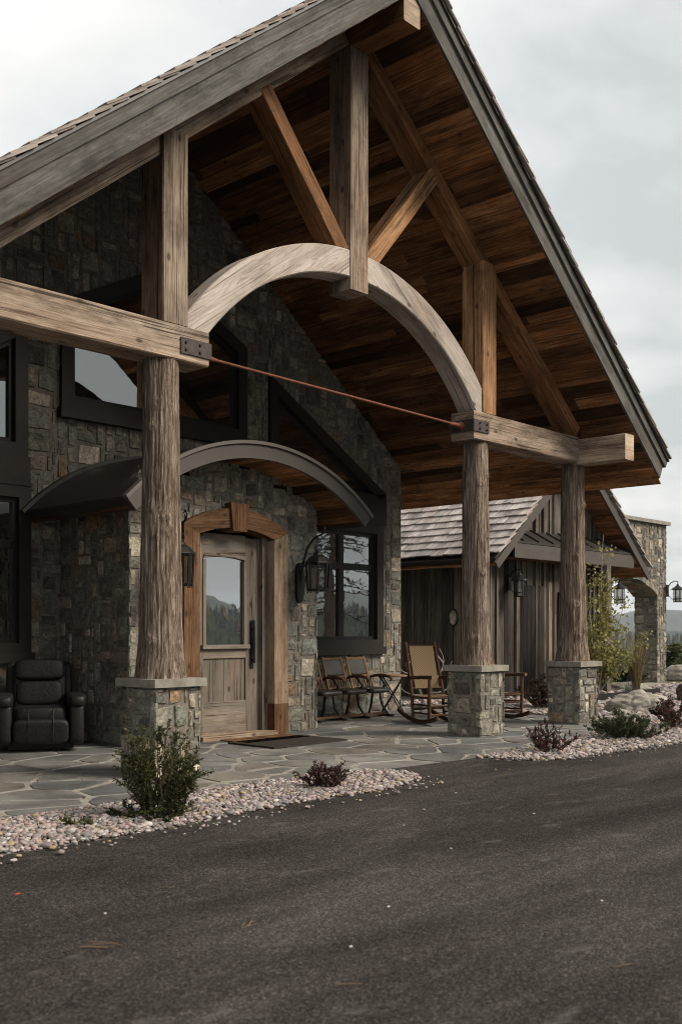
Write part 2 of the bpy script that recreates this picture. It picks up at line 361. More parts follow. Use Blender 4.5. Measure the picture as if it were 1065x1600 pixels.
# ------------------------------------------------------------------ mesh helpers
class MB:
    def __init__(s): s.v = []; s.f = []; s.uv = []; s.c = []; s.mi = []
    def face(s, pts, uvs=None, var=(.5, .5, .5), mi=0):
        b = len(s.v); s.v += [tuple(p) for p in pts]; s.f.append(tuple(range(b, b+len(pts))))
        s.uv.append(uvs or [(0, 0)]*len(pts)); s.c.append(var); s.mi.append(mi)
    def grid(s, rows, var=(.5, .5, .5), uvf=None, mi=0, closed=False):
        """rows of points -> shared-vertex quad sheet"""
        b = len(s.v); n = len(rows[0])
        for r in rows: s.v += [tuple(p) for p in r]
        for i in range(len(rows)-1):
            for j in range(n if closed else n-1):
                k = (j+1) % n
                s.f.append((b+i*n+j, b+i*n+k, b+(i+1)*n+k, b+(i+1)*n+j))
                jj = j+1
                s.uv.append([uvf(i, j), uvf(i, jj), uvf(i+1, jj), uvf(i+1, j)] if uvf else [(0, 0)]*4)
                s.c.append(var); s.mi.append(mi)
    def box(s, o, a, b, c, var=(.5, .5, .5), mi=0, endmi=None):
        """o corner, a = grain axis vector, b, c other edges; uv metres, u along a"""
        o, a, b, c = map(Vector, (o, a, b, c)); la, lb, lc = a.length, b.length, c.length
        if a.cross(b).dot(c) < 0: b, c, lb, lc = c, b, lc, lb
        P = lambda i, j, k: o+a*i+b*j+c*k
        def q(p, uv, m=mi): s.face(p, uv, var, m)
        q([P(0,0,0),P(0,1,0),P(1,1,0),P(1,0,0)], [(0,0),(0,lb),(la,lb),(la,0)])
        q([P(0,0,1),P(1,0,1),P(1,1,1),P(0,1,1)], [(0,.4),(la,.4),(la,lb+.4),(0,lb+.4)])
        q([P(0,0,0),P(1,0,0),P(1,0,1),P(0,0,1)], [(0,.8),(la,.8),(la,lc+.8),(0,lc+.8)])
        q([P(0,1,0),P(0,1,1),P(1,1,1),P(1,1,0)], [(0,1.2),(0,lc+1.2),(la,lc+1.2),(la,1.2)])
        e = mi if endmi is None else endmi
        q([P(0,0,0),P(0,0,1),P(0,1,1),P(0,1,0)], [(0,0),(0,lc),(lb,lc),(lb,0)], e)
        q([P(1,0,0),P(1,1,0),P(1,1,1),P(1,0,1)], [(0,0),(lb,0),(lb,lc),(0,lc)], e)
    def cbox(s, c, size, var=(.5,.5,.5), mi=0, grain=0):
        c = Vector(c); h = [Vector((size[0],0,0)), Vector((0,size[1],0)), Vector((0,0,size[2]))]
        o = c-(h[0]+h[1]+h[2])/2; g = [h[grain]]+[h[i] for i in range(3) if i != grain]
        s.box(o, *g, var=var, mi=mi)
    def timber(s, p0, p1, up, w, d, rng, mi=0, endmi=None, jit=.003, ch=.012):
        """hand-dressed beam: w across 'side', d along 'up'; rings along the length, chamfered, slightly uneven"""
        p0, p1, up = Vector(p0), Vector(p1), Vector(up)
        ax = (p1-p0); L = ax.length; ax.normalize(); side = ax.cross(up).normalized(); up = side.cross(ax).normalized()
        n = max(2, int(L/.22)); x, y = w/2, d/2
        prof = [(-x+ch,-y),(x-ch,-y),(x,-y+ch),(x,y-ch),(x-ch,y),(-x+ch,y),(-x,y-ch),(-x,-y+ch)]
        rows = []; var = (rng.random(), rng.random(), rng.random())
        ph = rng.random()*50
        for i in range(n+1):
            t = i/n; c = p0+ax*L*t; r = []
            for k, (a, b) in enumerate(prof):
                e = jit*(noise.noise((t*L*1.7+ph, k//2*3.1, ph))*1.6) if jit else 0
                r.append(c+side*(a+(e if a > 0 else -e))+up*(b+(e if b > 0 else -e)))
            rows.append(r)
        per = [0]; q = prof+[prof[0]]
        for i in range(8): per.append(per[-1]+math.dist(q[i], q[i+1]))
        s.grid([list(r) for r in rows], var, lambda i, j: (i/n*L, per[j]), mi, True)
        e = mi if endmi is None else endmi
        uv = [(a+.5, b+.5) for a, b in prof]
        s.face(rows[0][::-1], uv[::-1], var, e); s.face(rows[-1], uv, var, e)
    def tube(s, pts, rad, seg=8, var=(.5,.5,.5), mi=0, endmi=None, cap=True):
        pts = [Vector(p) for p in pts]; n = len(pts)
        if isinstance(rad, (int, float)): rad = [rad]*n
        rows = []; L = 0; Ls = []; prev = None
        for i, p in enumerate(pts):
            t = (pts[min(i+1, n-1)]-pts[max(i-1, 0)]).normalized()
            if i: L += (p-pts[i-1]).length
            Ls.append(L)
            ref = prev if prev is not None else (Vector((0,0,1)) if abs(t.z) < .9 else Vector((1,0,0)))
            u = (ref-t*ref.dot(t)).normalized(); prev = u; w = t.cross(u)
            rows.append([p+(u*math.cos(a)+w*math.sin(a))*rad[i] for a in [2*math.pi*k/seg for k in range(seg)]])
        s.grid(rows, var, lambda i, j: (Ls[i], j/seg*2*math.pi*max(rad)), mi, True)
        if cap:
            e = mi if endmi is None else endmi
            s.face(rows[0][::-1], None, var, e); s.face(rows[-1], None, var, e)
    def prism(s, pts, y0, y1, axis='Y', var=(.5,.5,.5), mi=0, uvdir=None):
        """polygon in XZ (or YZ when axis='X') pushed along the other axis"""
        mk = (lambda a, b, d: Vector((a, d, b))) if axis == 'Y' else (lambda a, b, d: Vector((d, a, b)))
        ud = Vector(uvdir or (1, 0)).normalized(); vd = Vector((-ud.y, ud.x)); n = len(pts)
        uv = [(Vector(p).dot(ud), Vector(p).dot(vd)) for p in pts]
        A = [mk(a, b, y0) for a, b in pts]; B = [mk(a, b, y1) for a, b in pts]
        area = sum(pts[i][0]*pts[(i+1)%n][1]-pts[(i+1)%n][0]*pts[i][1] for i in range(n))
        f = (area > 0) == (axis == 'Y')
        s.face(A if f else A[::-1], uv if f else uv[::-1], var, mi); s.face(B[::-1] if f else B, uv[::-1] if f else uv, var, mi)
        for i in range(n):
            j = (i+1) % n; l0 = Vector(pts[i]).dot(ud); l1 = Vector(pts[j]).dot(ud)
            q = [A[i], B[i], B[j], A[j]]; w = abs(y1-y0); quv = [(l0, 0), (l0, w), (l1, w), (l1, 0)]
            if not f: q = q[::-1]; quv = quv[::-1]
            s.face(q, quv, var, mi)
    def lathe(s, c, prof, seg=16, var=(.5,.5,.5), mi=0):
        c = Vector(c)
        s.grid([[c+Vector((r*math.cos(2*math.pi*k/seg), r*math.sin(2*math.pi*k/seg), z)) for k in range(seg)] for r, z in prof], var, None, mi, True)
    def xf(s, m, start=0):
        for i in range(start, len(s.v)): s.v[i] = tuple(m @ Vector(s.v[i]))
    def build(s, name, mats, parent=None, smooth=False, bevel=0, origin=None):
        me = bpy.data.meshes.new(name)
        vs = s.v
        if origin is not None:
            o = Vector(origin); vs = [tuple(Vector(p)-o) for p in s.v]
        me.from_pydata(vs, [], s.f)
        uvl = me.uv_layers.new(name='UVMap'); flat = np.array([c for f in s.uv for p in f for c in p], dtype=np.float32)
        uvl.data.foreach_set('uv', flat)
        at = me.attributes.new('var', 'FLOAT_COLOR', 'CORNER')
        cc = np.repeat(np.array([(*c, 1) for c in s.c], dtype=np.float32), [len(f) for f in s.f], axis=0)
        at.data.foreach_set('color', cc.ravel())
        if not isinstance(mats, (list, tuple)): mats = [mats]
        for m in mats: me.materials.append(M[m] if isinstance(m, str) else m)
        if any(s.mi): me.polygons.foreach_set('material_index', s.mi)
        if smooth: me.polygons.foreach_set('use_smooth', [True]*len(s.f))
        me.update()
        ob = bpy.data.objects.new(name, me); COL.objects.link(ob)
        if parent is not None: ob.parent = parent
        if origin is not None: ob.location = origin
        if bevel:
            md = ob.modifiers.new('bevel', 'BEVEL'); md.width = bevel; md.segments = 2; md.limit_method = 'ANGLE'
        return ob

def thing(name, label, cat, loc=(0,0,0), rz=0, group=None):
    o = bpy.data.objects.new(name, None); COL.objects.link(o)
    o.location = loc; o.rotation_euler = (0, 0, rz); o.empty_display_size = .2
    o['label'] = label; o['category'] = cat
    if group: o['group'] = group
    return o
def tag(o, label=None, cat=None, group=None, kind=None):
    for k, v in (('label', label), ('category', cat), ('group', group), ('kind', kind)):
        if v: o[k] = v
    return o
def rv(r): return (r.random(), r.random(), r.random())
def mesh_np(name, V, F, mat, var=None, parent=None, smooth=False, uvs=None):
    """fast mesh: V (n,3), F (m,k) all same size, var (m,3) per face"""
    me = bpy.data.meshes.new(name); m, k = F.shape
    me.vertices.add(len(V)); me.vertices.foreach_set('co', V.astype(np.float32).ravel())
    me.loops.add(m*k); me.loops.foreach_set('vertex_index', F.astype(np.int32).ravel())
    me.polygons.add(m); me.polygons.foreach_set('loop_start', np.arange(0, m*k, k, dtype=np.int32))
    try: me.polygons.foreach_set('loop_total', np.full(m, k, dtype=np.int32))
    except Exception: pass
    if var is not None:
        at = me.attributes.new('var', 'FLOAT_COLOR', 'CORNER')
        c = np.ones((m, 4), np.float32); c[:, :3] = var
        at.data.foreach_set('color', np.repeat(c, k, axis=0).ravel())
    if smooth: me.polygons.foreach_set('use_smooth', np.ones(m, bool))
    me.materials.append(M[mat] if isinstance(mat, str) else mat)
    me.update(calc_edges=True); me.validate()
    o = bpy.data.objects.new(name, me); COL.objects.link(o)
    if parent is not None: o.parent = parent
    return o

def ashlar(mb, O, U, V, w, h, rng, mask=None, g=.068, depth=.014, wr=(2, 6), hr=(2, 4), gap=.0105):
    """random coursed rubble: fill a grid with stones of mixed sizes, each a chiselled, slightly crooked block"""
    O, U, V = Vector(O), Vector(U).normalized(), Vector(V).normalized(); N = U.cross(V)
    nx, ny = max(1, round(w/g)), max(1, round(h/g)); gx, gy = w/nx, h/ny
    used = [[not (mask is None or mask((i+.5)*gx, (j+.5)*gy)) for i in range(nx)] for j in range(ny)]
    for j in range(ny):
        for i in range(nx):
            if used[j][i]: continue
            W, H = rng.randint(*wr), rng.randint(*hr)
            if rng.random() < .12: W, H = rng.randint(1, 2)+1, rng.randint(1, 2)
            k = 0
            while k < W and i+k < nx and not used[j][i+k]: k += 1
            W = k; q = 1
            while q < H and j+q < ny and all(not used[j+q][i+m] for m in range(W)): q += 1
            H = q
            for b in range(H):
                for a in range(W): used[j+b][i+a] = True
            u0, u1, v0, v1 = i*gx+gap*rng.uniform(.6, 1.4), (i+W)*gx-gap*rng.uniform(.6, 1.4), j*gy+gap*rng.uniform(.6, 1.4), (j+H)*gy-gap*rng.uniform(.6, 1.4)
            J = min(.030, .16*min(u1-u0, v1-v0))
            cs = [(u0+rng.uniform(-.2, 1)*J, v0+rng.uniform(-.2, 1)*J), (u1-rng.uniform(-.2, 1)*J, v0+rng.uniform(-.2, 1)*J), (u1-rng.uniform(-.2, 1)*J, v1-rng.uniform(-.2, 1)*J), (u0+rng.uniform(-.2, 1)*J, v1-rng.uniform(-.2, 1)*J)]
            sw, sh = u1-u0, v1-v0
            es, et = min(.3, .009/sw), min(.3, .009/sh)
            S = [0, es, .33, .67, 1-es, 1] if sw > .16 else [0, es, .5, 1-es, 1]
            T = [0, et, .5, 1-et, 1]
            d0 = depth*rng.uniform(.55, 1.1)*(1.35 if rng.random() < .14 else 1); tiltu, tiltv = rng.uniform(-.3, .3), rng.uniform(-.3, .3); rows = []
            for b, t in enumerate(T):
                r = []
                for a, s_ in enumerate(S):
                    p = [(1-s_)*(1-t)*cs[0][k]+s_*(1-t)*cs[1][k]+s_*t*cs[2][k]+(1-s_)*t*cs[3][k] for k in (0, 1)]
                    edge = a in (0, len(S)-1) or b in (0, len(T)-1)
                    cor = (a in (0, len(S)-1)) and (b in (0, len(T)-1))
                    if edge:
                        p[0] += rng.uniform(-1, 1)*.0085; p[1] += rng.uniform(-1, 1)*.0085; d = -.008
                        if cor: p[0] += (.5-s_)*.034; p[1] += (.5-t)*.034
                    else:
                        d = d0*(1+tiltu*(s_-.5)+tiltv*(t-.5))+rng.uniform(-1, 1)*.0055+(.006 if 0 < a < len(S)-1 and b == 2 and 1 < a < len(S)-2 else 0)
                    r.append(O+U*p[0]+V*p[1]+N*d)
                rows.append(r)
            mb.grid(rows, rv(rng))

def in_poly(x, y, P):
    c = False; n = len(P)
    for i in range(n):
        (x0, y0), (x1, y1) = P[i], P[i-1]
        if (y0 > y) != (y1 > y) and x < (x1-x0)*(y-y0)/(y1-y0)+x0: c = not c
    return c
def ngon_slab(name, P, z, depth, mat):
    bm = bmesh.new(); vs = [bm.verts.new((x, y, z)) for x, y in P]; lo = [bm.verts.new((x, y, z-depth)) for x, y in P]
    n = len(P); f = bm.faces.new(vs)
    if f.calc_area() and f.normal.z < 0: f.normal_flip()
    for i in range(n): bm.faces.new((vs[i], vs[(i+1)%n], lo[(i+1)%n], lo[i]))
    bm.normal_update()
    bmesh.ops.triangulate(bm, faces=[f]); bmesh.ops.recalc_face_normals(bm, faces=bm.faces[:])
    me = bpy.data.meshes.new(name); bm.to_mesh(me); bm.free(); me.materials.append(M[mat])
    o = bpy.data.objects.new(name, me); COL.objects.link(o); return o
def smooth_line(P, n=6):
    out = []
    for i in range(len(P)-1):
        p0, p1, p2, p3 = [Vector(P[max(0, min(len(P)-1, i+k))]) for k in (-1, 0, 1, 2)]
        for t in [k/n for k in range(n)]:
            out.append(tuple(.5*((2*p1)+(p2-p0)*t+(2*p0-5*p1+4*p2-p3)*t*t+(3*p1-p0-3*p2+p3)*t**3)))
    out.append(tuple(P[-1])); return out

# ------------------------------------------------------------------ ground, driveway, patio, gravel
nrg = np.random.default_rng(7)
def terrain(x, y):
    d = max(x-30, y-32, -45-x, -60-y, 0)
    z = -.06 - 55*(1-math.exp(-d*.14/55))
    if d > 0: z += min(1, d/120)*6*noise.noise((x*.006, y*.006, 3.3))
    return z
rows = []
RR = [0, 6, 12, 18, 22, 26, 30, 34, 38, 42, 48, 56, 66, 80, 100, 130, 170, 230, 320, 450, 650, 950, 1400, 2000, 2800, 3600]
for r in RR:
    rows.append([(10+r*math.cos(a), 4+r*math.sin(a), terrain(10+r*math.cos(a), 4+r*math.sin(a))) for a in [2*math.pi*k/96 for k in range(96)]])
g = MB(); g.grid(rows[:11][::-1], uvf=None, closed=True); tag(g.build('ground', 'lawn', smooth=True), kind='structure')
g = MB(); g.grid(rows[10:][::-1], uvf=None, closed=True); tag(g.build('valley', 'hill', smooth=True), kind='structure')
for nm, R0, R1, hmax, seed in (('hills', 3300, 5200, 130, 2.1), ('far_hills', 5600, 8200, 190, 8.7)):
    rows = []; NA = 360
    for i in range(13):
        t = i/12; r = R0+(R1-R0)*t; row = []
        for k in range(NA):
            a = 2*math.pi*k/NA; cx2, sy2 = math.cos(a), math.sin(a)
            hh = .55+.55*noise.fractal((cx2*3.1+seed, sy2*3.1, seed), .8, 2.1, 5)+.25*noise.noise((cx2*1.2, sy2*1.2, seed))
            hh *= 1+.9*math.exp(-((math.degrees(a)-315)/38)**2)
            prof = math.sin(min(1, t*1.15)*math.pi/1.15*.9)
            row.append((10+r*cx2, 4+r*sy2, -62+max(30, hmax*hh)*prof*1.05+8*noise.noise((r*.004*cx2, r*.004*sy2, seed))*prof))
        rows.append(row)
    h = MB(); h.grid(rows[::-1], closed=True); tag(h.build(nm, 'hill', smooth=True), kind='structure')

def ridge_z(ang, t, top):    # a wooded rise across the valley: ang in degrees, t from its near foot (0) to its far foot (1)
    ca, sa = math.cos(math.radians(ang)), math.sin(math.radians(ang))
    return -56+(top+.36*top*noise.fractal((ca*5.1, sa*5.1, 4.4), .8, 2.1, 5))*math.sin(math.pi*min(1, t*1.05))**.8
RIDGES = [(-95, 0, 62), (2, 52, 42)]
for a0, a1, top in RIDGES:
    rows = []
    for i in range(13):
        t = i/12; r = 850+800*t
        rows.append([(10+r*math.cos(math.radians(a)), 4+r*math.sin(math.radians(a)), ridge_z(a, t, top*math.sin(math.pi*k/100)**.4)) for k in range(101) for a in [a0+(a1-a0)*k/100]])
    h = MB(); h.grid(rows[::-1]); tag(h.build('wooded_ridge', 'hill', smooth=True), kind='structure')
edge_l = smooth_line([(-45, 5.6), (-10, 5.7), (1, 5.74), (3.22, 5.73), (4.4, 5.70), (5.67, 5.78), (6.7, 5.73), (7.13, 5.80), (7.43, 5.92), (7.62, 6.14), (7.67, 6.40), (7.54, 6.62)], 5)
edge_r = smooth_line([(9.08, 6.49), (9.10, 6.28), (9.2, 6.02), (9.55, 5.73), (10.5, 5.63), (11.93, 5.54), (14, 5.58), (18, 5.9), (26, 6.6), (45, 7.5)], 5)
drive = edge_l + [(8.18, 6.56)] + edge_r + [(45, -60), (-45, -60)]
tag(ngon_slab('driveway', drive, .012, .12, 'asphalt'), kind='structure')
strip = [(x, y) for x, y in edge_l if x > -6]
patio_edge = [(7.54, 6.62), (6.81, 6.72), (5.75, 6.80), (4.77, 6.77), (3.79, 6.76), (2, 6.74), (-6, 6.7)]
strip_poly = [(-6, 5.66)] + strip + patio_edge
tag(ngon_slab('gravel_strip', strip_poly, .006, .1, 'bed'), kind='structure')
patio_r = [(9.1, 6.5), (10.2, 6.53), (11.53, 6.72), (13.2, 7.17), (14.05, 7.72), (14.35, 8.6), (14.55, 9.6), (14.6, 10.6), (14.5, 11.4), (14.4, 20)]
bed_poly = patio_r + [(30, 20), (30, 6.85)] + [p for p in edge_r[::-1] if p[0] < 30]
tag(ngon_slab('gravel_garden_bed', bed_poly, .006, .1, 'bed'), kind='structure')
lawn_poly = [(20.5, 11.9), (31, 11.0), (31, 20.5), (21.5, 20.5)]
tag(ngon_slab('lawn', lawn_poly, .03, .08, 'lawn'), kind='structure')

# flagstone paving: crooked polygons (cells around scattered seeds) in a bed of pale grout
def voronoi_flags():
    r = random.Random(11); seeds = []
    X0, X1, Y0, Y1 = 1.6, 15.0, 6.2, 11.7
    tries = 0
    while len(seeds) < 300 and tries < 20000:
        tries += 1; p = (r.uniform(X0-.5, X1+.5), r.uniform(Y0-.4, Y1+.4)); md = r.choice((.26, .36, .46, .60))*r.uniform(.9, 1.15)
        if all(math.hypot(p[0]-q[0], (p[1]-q[1])*1.15) > md for q in seeds): seeds.append(p)
    mb = MB()
    for i, p in enumerate(seeds):
        poly = [(p[0]-1.3, p[1]-1.3), (p[0]+1.3, p[1]-1.3), (p[0]+1.3, p[1]+1.3), (p[0]-1.3, p[1]+1.3)]
        for q in seeds:
            if q is p or abs(q[0]-p[0]) > 2.6 or abs(q[1]-p[1]) > 2.6: continue
            mxp, myp = (p[0]+q[0])/2, (p[1]+q[1])/2; dx, dy = q[0]-p[0], q[1]-p[1]; L = math.hypot(dx, dy); dx /= L; dy /= L
            lim = -.017
            out = []
            for k in range(len(poly)):
                a, b = poly[k], poly[(k+1)%len(poly)]
                da, db = (a[0]-mxp)*dx+(a[1]-myp)*dy-lim, (b[0]-mxp)*dx+(b[1]-myp)*dy-lim
                if da <= 0: out.append(a)
                if (da < 0) != (db < 0) and da != db:
                    t = da/(da-db); out.append((a[0]+(b[0]-a[0])*t, a[1]+(b[1]-a[1])*t))
            poly = out
            if len(poly) < 3: break
        if len(poly) < 3: continue
        fine = []
        for k in range(len(poly)):
            a, b = Vector(poly[k]), Vector(poly[(k+1)%len(poly)]); L = (b-a).length
            if L < .03: fine.append(a); continue
            n = max(1, int(L/.1)); nr = Vector((-(b-a).y, (b-a).x))/L
            for m in range(n):
                pt = a+(b-a)*(m/n); e = noise.noise((pt.x*3.5, pt.y*3.5, i*.7))*.022
                if m == 0:
                    pt = pt+(Vector(p)-pt).normalized()*r.uniform(.0, .035)
                fine.append(pt+nr*e)
        c = Vector(p); z = r.uniform(-.0015, .006)
        top = [(c+(q-c)*(1-.010/max(.1, (q-c).length))) for q in fine]
        v = rv(r)
        mb.face([(q.x, q.y, z) for q in top], None, v)
        n = len(fine)
        for k in range(n):
            j = (k+1)%n
            mb.face([(fine[k].x, fine[k].y, -.012), (fine[j].x, fine[j].y, -.012), (top[j].x, top[j].y, z), (top[k].x, top[k].y, z)], None, v)
    return mb
patio = ngon_slab('patio', [(-6, 6.0), (14.9, 6.0), (14.9, 11.8), (-6, 11.8)], -.0035, .06, 'grout')
tag(patio, kind='structure')
fl = voronoi_flags().build('patio_flagstones', 'flag'); tag(fl, kind='structure')

# pebbles: one mass, nobody could count them
def ico(sub):
    bm = bmesh.new(); bmesh.ops.create_icosphere(bm, subdivisions=sub, radius=1)
    V = np.array([v.co[:] for v in bm.verts]); F = np.array([[v.index for v in f.verts] for f in bm.faces]); bm.free(); return V, F
def pebbles(name, poly, dens, rad, sub, keep=None, z=.010, seed=1):
    r = np.random.default_rng(seed); P = np.array(poly); lo, hi = P.min(0), P.max(0)
    n = int((hi-lo).prod()*dens); pts = r.uniform(lo, hi, (n, 2))
    ok = [in_poly(x, y, poly) and (keep is None or keep(x, y)) for x, y in pts]; pts = pts[np.array(ok)]
    n = len(pts); V0, F0 = ico(sub); nv = len(V0)
    s = r.uniform(rad[0], rad[1], n)*np.where(r.random(n) < .13, 1.7, 1.0)
    sc3 = np.stack([s*r.uniform(.8, 1.35, n), s*r.uniform(.7, 1.0, n), s*r.uniform(.4, .7, n)], 1)
    V = V0[None]*sc3[:, None, :]
    V += (r.random((n, nv, 3))-.5)*s[:, None, None]*.22
    ang = r.uniform(0, 6.283, n); ti = r.uniform(-.5, .5, n)
    y2 = V[..., 1]*np.cos(ti)[:, None]-V[..., 2]*np.sin(ti)[:, None]; z2 = V[..., 1]*np.sin(ti)[:, None]+V[..., 2]*np.cos(ti)[:, None]
    x3 = V[..., 0]*np.cos(ang)[:, None]-y2*np.sin(ang)[:, None]; y3 = V[..., 0]*np.sin(ang)[:, None]+y2*np.cos(ang)[:, None]
    zc = z+s*.25+r.uniform(0, .022, n)
    W = np.stack([x3+pts[:, 0, None], y3+pts[:, 1, None], z2+zc[:, None]], 2).reshape(-1, 3)
    F = (F0[None]+(np.arange(n)*nv)[:, None, None]).reshape(-1, 3)
    var = np.repeat(r.random((n, 3)), len(F0), axis=0)
    o = mesh_np(name, W, F, 'pebble', var, smooth=True); tag(o, kind='stuff'); return o
pebbles('river_gravel', [p for p in strip_poly if True], 2100, (.009, .020), 2, keep=lambda x, y: x > 2.2 and y > 5.70, seed=3)
pebbles('river_gravel', bed_poly, 1000, (.012, .025), 2, keep=lambda x, y: (y < 9 and x < 17.5) or (x < 15.5 and y < 11.5), seed=4)
pebbles('river_gravel', bed_poly, 230, (.026, .05), 1, keep=lambda x, y: not ((y < 9 and x < 17.5) or (x < 15.5 and y < 11.5)) and y < 12.3 and x < 29 and not (x > 20.3 and y > 11.7), seed=5)

# ------------------------------------------------------------------ the lodge
CX = 8.77; YW = 11.42; YV = 9.97; YT = 8.0
rng = random.Random(5)
HB = (CX, YW, 0)
lodge = thing('stone_lodge', 'stone lodge with a timber framed gabled entrance porch on log columns', 'house', HB)
def hp(mb, name, mat, parent=None, smooth=False, bevel=0, base=HB):
    o = mb.build(name, mat, parent or lodge, smooth, bevel, origin=base); o.location = (0, 0, 0); return o
SL = .80
def soff(x): return 8.14-SL*abs(x-CX)

# --- main gable wall
XL, XR = 2*CX-13.86, 13.86
def gwin(x):   # gabled upper window outline top
    return 6.20-.5*abs(x-CX)
opens = []
def hole(x, z):
    if abs(x-CX) < 1.5 and 4.09 < z < gwin(x): return True
    ax = abs(x-CX)
    if 2.02 < ax < 4.62 and 3.42 < z < 5.10-.58*(ax-2.02): return True
    if 1.98 < ax < 4.55 and 1.05 < z < 3.42: return True
    if ax < 1.42 and z < 3.0: return True
    return False
w = MB()
def wmask(u, v): x = XL+u; return v < soff(x)+.12 and not hole(x, v)
ashlar(w, (XL, YW+.03, 0), (1, 0, 0), (0, 0, 1), XR-XL, 8.2, rng, wmask, g=.070)
ashlar(w, (XR-.03, YW, 0), (0, 1, 0), (0, 0, 1), 3.0, 4.05, rng, None, g=.070)
hp(w, 'stone_wall', 'stone')
c = MB()
# mortar backing as vertical strips that leave the openings free
xs = sorted(set([XL, XR, CX]+[CX+s*a for s in (-1, 1) for a in (1.5, 1.98, 2.02, 4.55, 4.62)]+[XL+k*(XR-XL)/40 for k in range(41)]))
for x0, x1 in zip(xs[:-1], xs[1:]):
    if x1-x0 < 1e-4: continue
    xm = (x0+x1)/2; ax = abs(xm-CX); segs = [[0, None]]
    ivs = []
    if ax < 1.5: ivs.append((4.09, lambda x: gwin(x)))
    if 2.02 < ax < 4.62: ivs.append((3.42, lambda x: 5.10-.58*(abs(x-CX)-2.02)))
    if 1.98 < ax < 4.55: ivs.append((1.05, lambda x: 3.42))
    ivs.sort(key=lambda t: t[0])
    bot = (0, 0)
    for z0, tf in ivs:
        if z0 > bot[0]+1e-3: c.prism([(x0, bot[0]), (x1, bot[1]), (x1, z0), (x0, z0)], YW+.03, YW+.35)
        bot = (tf(x0), tf(x1))
    c.prism([(x0, bot[0]), (x1, bot[1]), (x1, soff(x1)+.1), (x0, soff(x0)+.1)], YW+.03, YW+.35)
c.box((XR-.35, YW+.05, 0), (0, 8, 0), (.32, 0, 0), (0, 0, 4.05)); c.box((XL+.03, YW+.05, 0), (0, 8, 0), (.32, 0, 0), (0, 0, 4.05))
hp(c, 'mortar_backing', 'mortar')
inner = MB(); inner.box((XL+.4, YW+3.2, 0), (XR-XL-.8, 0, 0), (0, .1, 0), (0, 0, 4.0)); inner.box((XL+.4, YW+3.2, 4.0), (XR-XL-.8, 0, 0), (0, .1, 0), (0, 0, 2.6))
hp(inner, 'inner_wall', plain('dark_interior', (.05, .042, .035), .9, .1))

# --- windows
def lodge_window(name, outline, mullions, transoms, casing=.14, sill=True, peak=None):
    """outline = polygon in XZ; flat casing round it, sash bars, one reflecting pane"""
    P = [Vector(p) for p in outline]; n = len(P); cen = sum(P, Vector((0, 0)))/n
    fr = MB()
    def inset(d):
        out = []
        for i in range(n):
            a, b, c3 = P[i-1], P[i], P[(i+1) % n]
            e1, e2 = (b-a).normalized(), (c3-b).normalized(); n1, n2 = Vector((-e1.y, e1.x)), Vector((-e2.y, e2.x))
            m = (n1+n2).normalized(); out.append(b+m*(d/max(.3, m.dot(n1))))
        return out
    def ring(mb, A, B, y0, y1):
        for i in range(n):
            j = (i+1) % n; mb.prism([tuple(A[i]), tuple(A[j]), tuple(B[j]), tuple(B[i])], y0, y1)
    p0, p1, p2 = inset(-.02), inset(casing), inset(casing+.055)
    ring(fr, p0, p1, YW-.035, YW+.12)
    f = hp(fr, name, 'bronze', None, bevel=.004)
    sa = MB(); ring(sa, p1, p2, YW+.025, YW+.10)
    x0, x1 = min(p.x for p in p2), max(p.x for p in p2); z0, z1 = min(p.y for p in p2), max(p.y for p in p2)
    def ztop(x):
        zs = []
        for i in range(n):
            a, b = p2[i], p2[(i+1) % n]
            if abs(a.x-b.x) > 1e-6 and min(a.x, b.x)-1e-6 <= x <= max(a.x, b.x)+1e-6: zs.append(a.y+(b.y-a.y)*(x-a.x)/(b.x-a.x))
        return max(zs) if zs else z1
    for mxx in mullions: sa.box((mxx-.055, YW+.028, z0), (0, 0, ztop(mxx)-z0), (.11, 0, 0), (0, .065, 0))
    for t in transoms: sa.box((x0, YW+.031, t-.05), (x1-x0, 0, 0), (0, .06, 0), (0, 0, .10))
    hp(sa, 'sash', M['iron'], f, bevel=.003)
    # panes: split by mullions/transoms, one mesh (each light tilts a hair, as real sashes do)
    g = MB(); cols = [x0]+sorted(mullions)+[x1]
    for a, b in zip(cols[:-1], cols[1:]):
        rowz = [z0]+sorted(transoms)+[None]
        for q, r_ in zip(rowz[:-1], rowz[1:]):
            ta = ztop(a) if r_ is None else r_; tb = ztop(b) if r_ is None else r_
            mid = (a+b)/2; y = YW+.065; t1, t2 = rng.uniform(-.002, .002), rng.uniform(-.002, .002)
            pts = [(a, y+t1, q), (b, y-t1, q), (b, y-t1+t2, tb)]
            if peak and a < CX-.01 and b > CX+.01: pts.append((CX, y+t2, ztop(CX)))
            pts.append((a, y+t1+t2, ta)); g.face(pts)
    hp(g, 'pane', 'glass', f)
    if sill:
        s_ = MB(); xa, xb = min(p.x for p in P), max(p.x for p in P); zb = min(p.y for p in P)
        s_.box((xa-.05, YW-.075, zb-.10), (xb-xa+.1, 0, 0), (0, .13, 0), (0, 0, .125)); hp(s_, 'sill', 'bronze', f, bevel=.004)
    return f
